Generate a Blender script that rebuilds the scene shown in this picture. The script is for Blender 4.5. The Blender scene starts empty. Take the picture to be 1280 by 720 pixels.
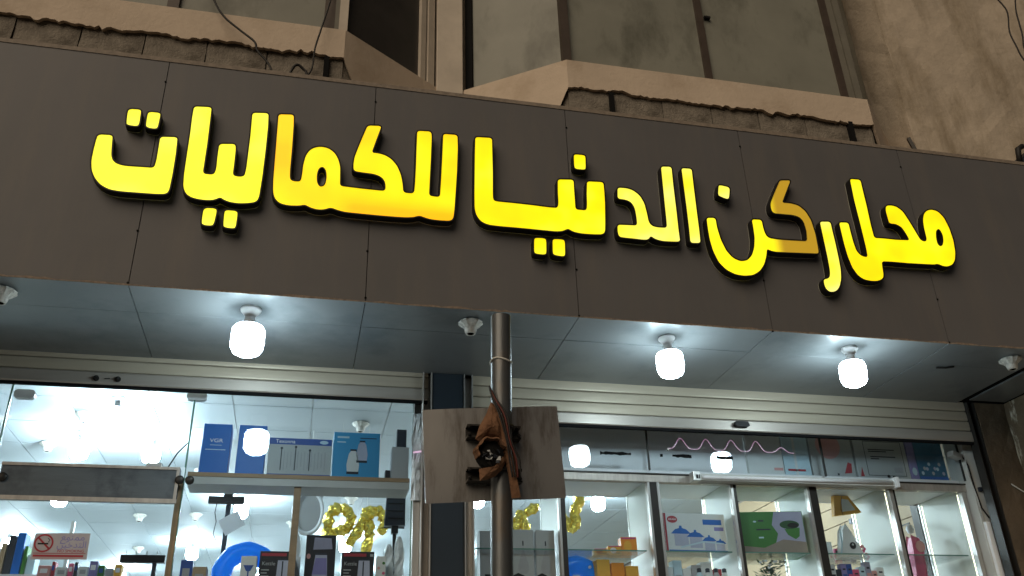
import bpy, math, random
from mathutils import Vector, Matrix
from mathutils.geometry import tessellate_polygon

scene = bpy.context.scene
COL = scene.collection
R = math.radians
random.seed(7)

# ------------------------------------------------------------------ camera
cam_data = bpy.data.cameras.new('camera')
cam = bpy.data.objects.new('camera', cam_data)
COL.objects.link(cam)
YAW, PITCH, ROLL = 0.2369, 0.4745, -0.0330
fwd = Vector((math.sin(YAW)*math.cos(PITCH), math.cos(YAW)*math.cos(PITCH), math.sin(PITCH)))
rgt = Vector((math.cos(YAW), -math.sin(YAW), 0))
upv = rgt.cross(fwd)
r2 = rgt*math.cos(ROLL) + upv*math.sin(ROLL)
u2 = upv*math.cos(ROLL) - rgt*math.sin(ROLL)
cam.matrix_world = Matrix(((r2.x, u2.x, -fwd.x, 0), (r2.y, u2.y, -fwd.y, -4.4722), (r2.z, u2.z, -fwd.z, 1.6), (0, 0, 0, 1)))
cam_data.sensor_width = 36
cam_data.lens = 31.64
cam_data.clip_start = 0.05
cam_data.clip_end = 500
scene.camera = cam

# ------------------------------------------------------------------ night sky and street glow
SUN_AZ, SUN_EL = R(-40), R(36)          # the light comes over the viewer's left shoulder
world = bpy.data.worlds.new('World')
scene.world = world
world.use_nodes = True
nt = world.node_tree
bg = nt.nodes['Background']
sky = nt.nodes.new('ShaderNodeTexSky')
sky.sky_type = 'NISHITA'
sky.sun_disc = False
sky.sun_elevation = SUN_EL
sky.sun_rotation = R(180) + SUN_AZ
nt.links.new(sky.outputs[0], bg.inputs[0])
bg.inputs[1].default_value = 0.0035
sun_data = bpy.data.lights.new('street_glow', 'SUN')
sun_data.energy = 2.15
sun_data.angle = R(55)
sun_data.color = (1.0, 0.825, 0.63)
sun = bpy.data.objects.new('street_glow', sun_data)
COL.objects.link(sun)
to_light = Vector((math.sin(SUN_AZ)*math.cos(SUN_EL), -math.cos(SUN_AZ)*math.cos(SUN_EL), math.sin(SUN_EL)))
sun.rotation_euler = to_light.to_track_quat('Z', 'Y').to_euler()
sun.location = (-6, -12, 12)

scene.view_settings.view_transform = 'Standard'
scene.view_settings.look = 'None'
scene.view_settings.exposure = 0
scene.view_settings.gamma = 1
scene.view_settings.use_curve_mapping = False
cy = scene.cycles
cy.use_denoising = True
cy.max_bounces = 8
cy.diffuse_bounces = 4
cy.glossy_bounces = 3
cy.transmission_bounces = 4
cy.transparent_max_bounces = 32
cy.sample_clamp_indirect = 4
cy.caustics_reflective = False
cy.caustics_refractive = False

# ------------------------------------------------------------------ mesh and object helpers
class MB:
    def __init__(s): s.v, s.f = [], []
    def add(s, vs, fs):
        n = len(s.v); s.v += [tuple(p) for p in vs]; s.f += [tuple(i+n for i in f) for f in fs]; return s
    def box(s, x0, x1, y0, y1, z0, z1):
        vs = [(x, y, z) for x in (x0, x1) for y in (y0, y1) for z in (z0, z1)]
        return s.add(vs, [(0,1,3,2),(4,6,7,5),(0,4,5,1),(2,3,7,6),(0,2,6,4),(1,5,7,3)])
    def prism(s, poly, a, b, axis='y'):
        """polygon extruded along an axis: (x,z) pairs for y, (x,y) for z, (y,z) for x"""
        n = len(poly)
        def P(p, t): return {'y': (p[0], t, p[1]), 'z': (p[0], p[1], t), 'x': (t, p[0], p[1])}[axis]
        vs = [P(p, a) for p in poly] + [P(p, b) for p in poly]
        tri = tessellate_polygon([[Vector((p[0], p[1], 0)) for p in poly]])
        fs = [tuple(t) for t in tri] + [tuple(i+n for i in reversed(t)) for t in tri]
        fs += [(i, (i+1) % n, (i+1) % n + n, i+n) for i in range(n)]
        return s.add(vs, fs)
    def tube(s, pts, r, n=8, caps=True):
        pts = [Vector(p) for p in pts]; m = len(pts); vs = []
        rr = r if isinstance(r, (list, tuple)) else [r]*m
        side = None
        for i, p in enumerate(pts):
            t = (pts[min(i+1, m-1)] - pts[max(i-1, 0)]).normalized()
            if side is None:
                side = t.cross(Vector((0, 0, 1)))
                if side.length < 1e-3: side = t.cross(Vector((0, 1, 0)))
            side = (side - t*side.dot(t)).normalized()
            o = t.cross(side)
            for k in range(n):
                a = 2*math.pi*k/n
                vs.append(p + (side*math.cos(a) + o*math.sin(a))*rr[i])
        fs = [(i*n+k, i*n+(k+1) % n, (i+1)*n+(k+1) % n, (i+1)*n+k) for i in range(m-1) for k in range(n)]
        if caps: fs += [tuple(range(n-1, -1, -1)), tuple(range((m-1)*n, m*n))]
        return s.add(vs, fs)
    def lathe(s, prof, c=(0, 0, 0), n=20, sx=1, sy=1):
        m = len(prof)
        vs = [(c[0]+r*math.cos(2*math.pi*k/n)*sx, c[1]+r*math.sin(2*math.pi*k/n)*sy, c[2]+z) for r, z in prof for k in range(n)]
        fs = [(i*n+k, i*n+(k+1) % n, (i+1)*n+(k+1) % n, (i+1)*n+k) for i in range(m-1) for k in range(n)]
        fs += [tuple(range(n)), tuple(range((m-1)*n, m*n))]
        return s.add(vs, fs)
    def build(s, name, material, parent=None, smooth=False, bevel=0, loc=None, rot=None):
        me = bpy.data.meshes.new(name)
        me.from_pydata(s.v, [], s.f)
        me.validate(); me.update()
        o = bpy.data.objects.new(name, me)
        COL.objects.link(o)
        if material: me.materials.append(material)
        if smooth:
            for p in me.polygons: p.use_smooth = True
        if bevel:
            b = o.modifiers.new('edge', 'BEVEL'); b.width = bevel; b.segments = 2; b.limit_method = 'ANGLE'
        if parent: o.parent = parent
        if loc: o.location = loc
        if rot: o.rotation_euler = rot
        return o

def curve(pts, k=6):
    """smooth path through the points"""
    P = [Vector(p) for p in pts]; out = []
    for i in range(len(P)-1):
        p0, p1, p2, p3 = P[max(i-1, 0)], P[i], P[i+1], P[min(i+2, len(P)-1)]
        for j in range(k):
            t = j/k
            out.append(.5*((2*p1)+(p2-p0)*t+(2*p0-5*p1+4*p2-p3)*t*t+(3*p1-p0-3*p2+p3)*t**3))
    return out+[P[-1]]

def bx(name, m, parent, x0, x1, y0, y1, z0, z1, bevel=0):
    return MB().box(x0, x1, y0, y1, z0, z1).build(name, m, parent, bevel=bevel)

def empty(name, loc=(0, 0, 0), rot=(0, 0, 0)):
    o = bpy.data.objects.new(name, None)
    o.empty_display_size = 0.05
    COL.objects.link(o); o.location = loc; o.rotation_euler = rot
    return o

def tag(o, label=None, cat=None, group=None, kind=None):
    if label: o['label'] = label
    if cat: o['category'] = cat
    if group: o['group'] = group
    if kind: o['kind'] = kind
    return o

def copy_tree(o, parent=None):
    c = o.copy(); COL.objects.link(c)
    if parent: c.parent = parent
    for ch in list(o.children): copy_tree(ch, c)
    return c

def text(body, m, parent, size, loc, rot=(R(90), 0, 0), name='lettering', sx=1, align='CENTER'):
    cu = bpy.data.curves.new(name, 'FONT')
    cu.body = body; cu.size = size; cu.align_x = align; cu.align_y = 'CENTER'; cu.extrude = 0.0004
    tmp = bpy.data.objects.new(name, cu); COL.objects.link(tmp)
    me = bpy.data.meshes.new_from_object(tmp.evaluated_get(bpy.context.evaluated_depsgraph_get()))
    bpy.data.objects.remove(tmp)
    me.materials.clear(); me.materials.append(m)
    o = bpy.data.objects.new(name, me); COL.objects.link(o)
    o.parent = parent; o.location = loc; o.rotation_euler = rot; o.scale = (sx, 1, 1)
    return o

# ------------------------------------------------------------------ materials
def nodes_of(name):
    m = bpy.data.materials.new(name); m.use_nodes = True
    return m, m.node_tree.nodes, m.node_tree.links, m.node_tree.nodes['Principled BSDF']

def coords(n, l, stretch):
    tc = n.new('ShaderNodeTexCoord'); mp = n.new('ShaderNodeMapping')
    mp.inputs['Scale'].default_value = stretch
    l.new(tc.outputs['Object'], mp.inputs[0])
    return mp.outputs[0]

def noise(n, l, vec, scale, detail=6, rough=.6):
    t = n.new('ShaderNodeTexNoise'); t.inputs['Scale'].default_value = scale
    t.inputs['Detail'].default_value = detail; t.inputs['Roughness'].default_value = rough
    l.new(vec, t.inputs[0])
    return t.outputs[0]

def ramp(n, l, fac, stops):
    r = n.new('ShaderNodeValToRGB'); e = r.color_ramp.elements
    while len(e) < len(stops): e.new(.5)
    for i, (p, c) in enumerate(stops):
        e[i].position = p; e[i].color = (*c, 1)
    l.new(fac, r.inputs[0])
    return r.outputs[0]

def mixc(n, l, fac, a, b):
    x = n.new('ShaderNodeMix'); x.data_type = 'RGBA'
    for v, i in ((fac, 0), (a, 6), (b, 7)):
        if hasattr(v, 'links'): l.new(v, x.inputs[i])
        elif i: x.inputs[i].default_value = (*v, 1)
        else: x.inputs[i].default_value = v
    return x.outputs[2]

def mat(name, col, rough=.6, metal=0, var=.15, scale=5, bump=0, bscale=30, stretch=(1, 1, 1), spec=.3,
        col2=None, lo=.45, hi=.7, scale2=2.5, stretch2=(1, 1, 1), rvar=0):
    """even colour with grain; col2 adds stains of a second colour with shapes of their own"""
    m, n, l, p = nodes_of(name)
    v = coords(n, l, stretch)
    a = noise(n, l, v, scale)
    c = ramp(n, l, a, [(.25, tuple(x*(1-var) for x in col)), (.75, tuple(min(1, x*(1+var)) for x in col))])
    if col2:
        b = noise(n, l, coords(n, l, stretch2), scale2, 8, .65)
        f = ramp(n, l, b, [(lo, (0, 0, 0)), (hi, (1, 1, 1))])
        c = mixc(n, l, f, c, col2)
    l.new(c, p.inputs['Base Color'])
    p.inputs['Roughness'].default_value = rough
    p.inputs['Metallic'].default_value = metal
    p.inputs['Specular IOR Level'].default_value = spec
    if rvar:
        rr = n.new('ShaderNodeMapRange'); rr.inputs[3].default_value = rough-rvar; rr.inputs[4].default_value = rough+rvar
        l.new(a, rr.inputs[0]); l.new(rr.outputs[0], p.inputs['Roughness'])
    if bump:
        bn = noise(n, l, v, bscale, 8, .65)
        bp = n.new('ShaderNodeBump'); bp.inputs['Strength'].default_value = min(1, bump); bp.inputs['Distance'].default_value = .01*max(1, bump)
        l.new(bn, bp.inputs['Height']); l.new(bp.outputs[0], p.inputs['Normal'])
    return m

def glow(name, col, strength, base=(.8, .8, .8)):
    m, n, l, p = nodes_of(name)
    p.inputs['Base Color'].default_value = (*base, 1)
    p.inputs['Emission Color'].default_value = (*col, 1)
    p.inputs['Emission Strength'].default_value = strength
    p.inputs['Roughness'].default_value = .4
    return m

def letter_glow(name, cols, scale=2.2, strength=1.03, dim=None):
    """acrylic face lit by LED strips from behind: uneven; dim=(x0,x1,z0,z1,colour) fades where strips have failed"""
    m, n, l, p = nodes_of(name)
    v = coords(n, l, (1, 1, 1))
    a = noise(n, l, v, scale, 2, .5)
    c = ramp(n, l, a, [(.3, cols[0]), (.5, cols[1]), (.68, cols[2])])
    for d in (dim or ()):
        sp = n.new('ShaderNodeSeparateXYZ'); l.new(v, sp.inputs[0])
        fac = None
        for out, a0, a1 in ((0, d[0], d[1]), (2, d[2], d[3])):
            if a0 is None: continue
            r = n.new('ShaderNodeMapRange'); r.interpolation_type = 'SMOOTHSTEP'
            r.inputs[1].default_value = min(a0, a1); r.inputs[2].default_value = max(a0, a1)
            if a0 > a1: r.inputs[3].default_value = 1; r.inputs[4].default_value = 0
            l.new(sp.outputs[out], r.inputs[0])
            if fac is None: fac = r.outputs[0]
            else:
                mx = n.new('ShaderNodeMath'); mx.operation = 'MULTIPLY'
                l.new(fac, mx.inputs[0]); l.new(r.outputs[0], mx.inputs[1]); fac = mx.outputs[0]
        c = mixc(n, l, fac, c, d[4])
    l.new(c, p.inputs['Emission Color'])
    p.inputs['Emission Strength'].default_value = strength
    p.inputs['Base Color'].default_value = (.6, .42, .02, 1)
    p.inputs['Roughness'].default_value = .35
    return m

def glass_mat(name, tint=(.955, .98, .99), refl=.09, dust=.0):
    m = bpy.data.materials.new(name); m.use_nodes = True
    n, l = m.node_tree.nodes, m.node_tree.links
    n.remove(n['Principled BSDF'])
    tr = n.new('ShaderNodeBsdfTransparent'); tr.inputs[0].default_value = (*tint, 1)
    gl = n.new('ShaderNodeBsdfGlossy'); gl.inputs['Roughness'].default_value = .02
    lw = n.new('ShaderNodeLayerWeight'); lw.inputs[0].default_value = .12
    mr = n.new('ShaderNodeMapRange'); mr.inputs[3].default_value = refl*.5; mr.inputs[4].default_value = .6
    l.new(lw.outputs['Fresnel'], mr.inputs[0])
    mx = n.new('ShaderNodeMixShader'); l.new(mr.outputs[0], mx.inputs[0]); l.new(tr.outputs[0], mx.inputs[1]); l.new(gl.outputs[0], mx.inputs[2])
    out = mx.outputs[0]
    if dust:
        df = n.new('ShaderNodeBsdfDiffuse'); df.inputs[0].default_value = (.75, .78, .78, 1)
        tc = n.new('ShaderNodeTexCoord'); tn = n.new('ShaderNodeTexNoise'); tn.inputs['Scale'].default_value = 3; tn.inputs['Detail'].default_value = 8
        l.new(tc.outputs['Object'], tn.inputs[0])
        ml = n.new('ShaderNodeMath'); ml.operation = 'MULTIPLY'; ml.inputs[1].default_value = dust*2; l.new(tn.outputs[0], ml.inputs[0])
        m2 = n.new('ShaderNodeMixShader'); l.new(ml.outputs[0], m2.inputs[0]); l.new(out, m2.inputs[1]); l.new(df.outputs[0], m2.inputs[2])
        out = m2.outputs[0]
    l.new(out, n['Material Output'].inputs[0])
    return m

M = {}
M['fascia'] = mat('fascia_panel', (.104, .102, .103), .55, .0, .09, 1.3, .12, 1.8, col2=(.128, .118, .108), lo=.48, hi=.78, scale2=2.2, stretch2=(2.2, 1, .35), spec=.28)
M['fascia_edge'] = mat('fascia_edge', (.2, .165, .13), .7, 0, .3, 30)
M['tape'] = mat('peeling_edge', (.19, .15, .115), .8, 0, .45, 45, .4, 60)
M['soffit'] = mat('soffit_panel', (.205, .222, .226), .34, .3, .1, 2, .06, 2.2, col2=(.12, .14, .145), lo=.5, hi=.8, scale2=3, rvar=.06)
M['black'] = mat('black_metal', (.012, .011, .01), .5, 0, .2, 8, spec=.2)
M['gap'] = mat('dark_joint', (.008, .008, .008), .9, 0, .1, 5, spec=.1)
M['letter_back'] = mat('letter_backing', (.5, .5, .46), .5, 0, .1, 8)
M['ceramic'] = mat('white_ceramic', (.72, .72, .72), .35, 0, .06, 8)
M['ceramic_old'] = mat('aged_ceramic', (.6, .58, .52), .45, 0, .3, 60, .4, 90, col2=(.2, .18, .15), lo=.55, hi=.7, scale2=40)
M['shutter'] = mat('shutter_slat', (.42, .365, .275), .45, .2, .1, 3, .1, 60, stretch=(.3, 1, 4), col2=(.36, .31, .25), lo=.5, hi=.85, scale2=1.8, stretch2=(.5, 1, 5))
M['shutter_bar'] = mat('shutter_bar', (.40, .36, .31), .4, .4, .12, 4, .1, 50, stretch=(.3, 1, 3))
M['pillar'] = mat('dark_blue_panel', (.022, .03, .038), .45, .1, .12, 2)
M['alu'] = mat('aluminium', (.5, .49, .46), .38, .7, .12, 12, .05, 60, stretch=(4, 4, .4))
M['alu_dirty'] = mat('dirty_aluminium', (.4, .37, .33), .5, .4, .25, 9, .1, 40, stretch=(3, 3, .5))
M['dark_frame'] = mat('dark_bronze_frame', (.035, .032, .028), .45, .4, .2, 8)
M['steel'] = mat('brushed_steel', (.10, .118, .13), .5, .2, .2, 4, .12, 30, stretch=(.5, 1, 3), col2=(.06, .07, .08), lo=.5, hi=.72, scale2=7)
M['chrome'] = mat('clamp_chrome', (.5, .52, .52), .35, .3, .08, 8)
M['glass'] = glass_mat('shop_glass', dust=.006)
M['case_glass'] = glass_mat('case_glass', dust=.010)
M['partition'] = mat('milky_partition', (.62, .65, .57), .4, 0, .06, 3)
M['glass_edge'] = mat('green_glass_edge', (.10, .22, .17), .2, 0, .15, 5)
M['wood'] = mat('shelf_wood', (.3, .2, .11), .55, 0, .2, 6, .1, 40, stretch=(.4, 2, 2))
M['shelf_grey'] = mat('shelf_grey', (.45, .45, .42), .5, 0, .1, 5)
M['white'] = mat('white_paint', (.78, .79, .79), .5, 0, .04, 4)
M['offwhite'] = mat('off_white', (.55, .55, .51), .55, 0, .1, 4)
M['tile'] = mat('ceiling_tile', (.40, .45, .475), .7, 0, .05, 120, .3, 160, stretch=(1, 1, 1))
M['plaster'] = mat('beige_plaster', (.5, .41, .315), .85, 0, .1, 3, .5, 25, col2=(.33, .25, .17), lo=.52, hi=.85, scale2=2.2)
M['pier'] = mat('stained_plaster', (.42, .355, .275), .9, 0, .14, 2.5, .7, 18, col2=(.17, .13, .075), lo=.45, hi=.66, scale2=1.1, stretch2=(1.6, 1.6, .45))
M['block'] = mat('concrete_block', (.21, .185, .15), .95, 0, .3, 14, 1.2, 55, col2=(.11, .095, .075), lo=.5, hi=.7, scale2=5)
M['mortar'] = mat('mortar', (.11, .095, .08), .95, 0, .3, 20, 1, 40)
M['sheet'] = mat('frosted_sheet', (.2, .2, .165), .5, 0, .14, 2, .08, 12, col2=(.105, .105, .082), lo=.5, hi=.72, scale2=2.4, stretch2=(1.3, 1.3, .6))
M['brown_frame'] = mat('brown_window_frame', (.06, .045, .035), .5, .1, .2, 8)
M['grey_frame'] = mat('grey_window_frame', (.16, .15, .12), .55, .1, .15, 6)
M['white_frame'] = mat('cream_window_frame', (.5, .44, .36), .6, 0, .12, 6, .1, 40)
M['dark_glass'] = mat('dark_window_glass', (.045, .04, .034), .25, 0, .3, 2)
M['cable'] = mat('black_cable', (.012, .011, .01), .6, 0, .1, 8)
M['stone'] = mat('rough_brown_stone', (.12, .088, .055), .9, 0, .35, 5, 1.6, 14, col2=(.5, .46, .36), lo=.5, hi=.56, scale2=2.4, stretch2=(1, 2.4, .8))
M['stone_plain'] = mat('brown_stone', (.1, .074, .048), .9, 0, .35, 5, 1.4, 16)
M['galv'] = mat('galvanised_pole', (.105, .112, .115), .36, .5, .2, 10, .15, 60, stretch=(1, 1, .25), col2=(.12, .095, .07), lo=.5, hi=.75, scale2=6)
M['plate'] = mat('bare_sign_plate', (.40, .39, .37), .33, .75, .08, 2.5, .05, 6, stretch=(1.5, 1, .8), col2=(.16, .135, .11), lo=.50, hi=.68, scale2=5, stretch2=(2.4, 1, .5), rvar=.08)
M['rust'] = mat('rust', (.165, .085, .045), .9, .05, .35, 18, .8, 50, col2=(.1, .045, .022), lo=.5, hi=.7, scale2=14)
M['red_wire'] = mat('red_wire', (.09, .02, .015), .6)
M['gold'] = mat('gold_foil', (.95, .70, .12), .16, .85, .15, 14, .5, 40)
M['blue_box'] = mat('blue_carton', (.008, .12, .44), .45, 0, .06, 3)
M['lblue_box'] = mat('light_blue_carton', (.04, .27, .50), .45, 0, .05, 3)
M['navy'] = mat('navy_print', (.03, .08, .3), .5)
M['silver_print'] = mat('grey_print', (.35, .36, .36), .5)
M['grey_box'] = mat('grey_carton', (.42, .42, .41), .6, 0, .08, 4)
M['charcoal'] = mat('charcoal_plastic', (.025, .03, .04), .4)
M['black_box'] = mat('black_carton', (.018, .016, .018), .4, 0, .2, 6)
M['red_print'] = mat('red_print', (.35, .03, .04), .5)
M['blue_ring'] = mat('blue_vinyl', (.02, .30, .85), .25, 0, .05, 3)
_n, _l = M['blue_ring'].node_tree.nodes, M['blue_ring'].node_tree.links      # thin vinyl lets light through
_t = _n.new('ShaderNodeBsdfTranslucent'); _t.inputs[0].default_value = (.08, .5, 1, 1)
_m = _n.new('ShaderNodeMixShader'); _m.inputs[0].default_value = .5
_l.new(_n['Principled BSDF'].outputs[0], _m.inputs[1]); _l.new(_t.outputs[0], _m.inputs[2]); _l.new(_m.outputs[0], _n['Material Output'].inputs[0])
M['green_box'] = mat('green_carton', (.045, .17, .03), .5, 0, .12, 3)
M['lilac'] = mat('lilac_print', (.3, .3, .4), .5)
M['green_dark'] = mat('dark_green_print', (.02, .07, .02), .5)
M['pot_blue'] = mat('pot_lid_blue', (.02, .12, .42), .5)
M['pot_body'] = mat('pot_body_print', (.4, .42, .52), .5)
M['box_white'] = mat('white_carton', (.62, .64, .62), .55, 0, .07, 4)
M['box_grey'] = mat('pale_grey_carton', (.4, .42, .41), .55, 0, .07, 4)
M['pink'] = mat('pink_print', (.6, .3, .28), .55)
M['hot_pink'] = mat('pink_plastic', (.62, .1, .2), .35)
M['purple'] = mat('purple_print', (.22, .2, .42), .55)
M['teal'] = mat('teal_carton', (.03, .14, .24), .5, 0, .25, 8)
M['ice'] = mat('ice_blue_carton', (.45, .6, .66), .5, 0, .05, 4)
M['yellow'] = mat('yellow_paper', (.8, .42, .05), .6, 0, .12, 6)
M['orange'] = mat('orange_plastic', (.85, .3, .03), .45, 0, .1, 6)
M['slat'] = mat('beige_slatwall', (.40, .29, .17), .6, 0, .08, 3)
M['concrete'] = mat('pavement', (.32, .30, .28), .85, 0, .2, 4, .4, 30)
M['asphalt'] = mat('asphalt', (.05, .05, .05), .9, 0, .25, 20, .5, 80)
M['brown_wall'] = mat('brown_panel', (.24, .2, .16), .7, 0, .15, 4)
M['plastic_wrap'] = mat('clear_wrap', (.55, .6, .62), .18, .2, .25, 20, .9, 30)
M['floor'] = mat('shop_floor_tile', (.35, .34, .32), .25, 0, .06, 3)
M['sign_grey'] = mat('notice_grey', (.42, .38, .38), .5)
M['bulb'] = glow('lit_bulb', (.72, .91, 1.0), 66)
M['bulb_in'] = glow('lit_shop_bulb', (.74, .92, 1.0), 330)
M['led'] = glow('warm_led_strip', (1, .93, .62), 3.5)
M['magenta'] = glow('pink_led', (1, .45, .85), .55)  # glow standing in for the pink reflection in the glass

# ------------------------------------------------------------------ ground
tag(bx('pavement', M['concrete'], None, -30, 30, -3.2, .97, -.25, 0), kind='structure')
tag(bx('kerb', M['offwhite'], None, -30, 30, -3.36, -3.204, -.25, .004), kind='structure')
tag(bx('road', M['asphalt'], None, -200, 200, -200, -3.364, -.3, -.13), kind='structure')

ZS, ZT = 3.807, 5.330           # underside and top of the sign box
X0, PW = -.9687, 1.22           # first visible seam, panel width

# ------------------------------------------------------------------ sign box: fascia and soffit panels
can = empty('sign_canopy', (1.5, 0, ZS))
can.matrix_world = Matrix.Translation((0, 0, 0))
tag(can, 'dark grey metal panelled shop sign canopy above the two shutters', 'sign canopy')
for k in range(-2, 6):
    a, b = X0 + k*PW, X0 + (k+1)*PW
    nx, nz = 8, 6
    mb = MB(); rnd = random.Random(k+40)
    # a thin sheet with the slight waviness of real composite panels
    top = []
    w = [[rnd.uniform(-.0022, .0022) if 0 < i < nx and 0 < j < nz else 0 for j in range(nz+1)] for i in range(nx+1)]
    x0, x1 = a+.0022, b-.0022
    z0, z1 = ZS+.004, ZT-.03
    vs = [(x0+(x1-x0)*i/nx, w[i][j], z0+(z1-z0)*j/nz) for i in range(nx+1) for j in range(nz+1)]
    n0 = len(vs)
    fs = [(i*(nz+1)+j, (i+1)*(nz+1)+j, (i+1)*(nz+1)+j+1, i*(nz+1)+j+1) for i in range(nx) for j in range(nz)]
    mb.add(vs, fs)
    # returns folded back at the edges
    mb.add([(x0, 0, z0), (x1, 0, z0), (x1, 0, z1), (x0, 0, z1), (x0, .02, z0), (x1, .02, z0), (x1, .02, z1), (x0, .02, z1)],
           [(0, 4, 5, 1), (1, 5, 6, 2), (2, 6, 7, 3), (3, 7, 4, 0)])
    mb.build('fascia_panel', M['fascia'], can, smooth=True).data.polygons.foreach_set('use_smooth', [True]*len(fs)+[False]*4)
for k in range(-1, 6):
    xs = X0 + k*PW
    for zz in (ZS+.012, ZS+.33, ZS+1.36):
        MB().lathe([(.0065, 0), (.0065, .003), (.003, .005)], n=8).build('screw', M['gap'], can, loc=(xs+random.uniform(-.004, .004), -.001, zz+random.uniform(-.02, .02)), rot=(R(90), 0, 0))
bx('backing_frame', M['gap'], can, X0-2*PW, X0+6*PW, .022, .06, ZS+.006, ZT-.035)
bx('top_flashing', M['fascia_edge'], can, X0-2*PW, X0+6*PW, -.004, .40, ZT-.028, ZT)
# ragged strip of old edging tape along the lower lip
rt = random.Random(3); x = X0-2*PW; up_, lo_ = [], []
while x < X0+6*PW:
    if 0.4 < (x*1.7) % 1.9:
        up_.append((x, ZS+.003+max(0, rt.uniform(-.004, .010)))); lo_.append((x, ZS-.003+rt.uniform(-.001, .002)))
    x += rt.uniform(.02, .07)
MB().prism(lo_ + up_[::-1], -.0035, -.0008).build('edge_tape', M['tape'], can)
# soffit sheets, two rows
for k in range(-2, 5):
    a, b = X0 + k*PW, min(X0 + (k+1)*PW, 4.70)
    if k == 4: b = 4.70
    for (y0, y1) in ((.003, .327), (.331, .985)):
        dz = random.uniform(-.0012, .0012)
        MB().box(a+.002, b-.002, y0, y1, ZS+dz, ZS+.012).build('soffit_panel', M['soffit'], can, bevel=.0008)
bx('soffit_panel', M['soffit'], can, 4.765, 5.07, .003, .93, ZS+.002, ZS+.012)
bx('soffit_cover', M['gap'], can, X0-2*PW, X0+6*PW, .0605, 1.02, ZS+.02, ZS+.06)
bx('rear_joint', M['gap'], can, X0-2*PW, 5.06, .987, 1.0, ZS-.012, ZS+.018)
MB().tube([(4.08, .37, ZS-.004), (4.135, .345, ZS-.012), (4.19, .335, ZS-.003)], .007, 6).build('loose_clip', M['black'], can)

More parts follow.
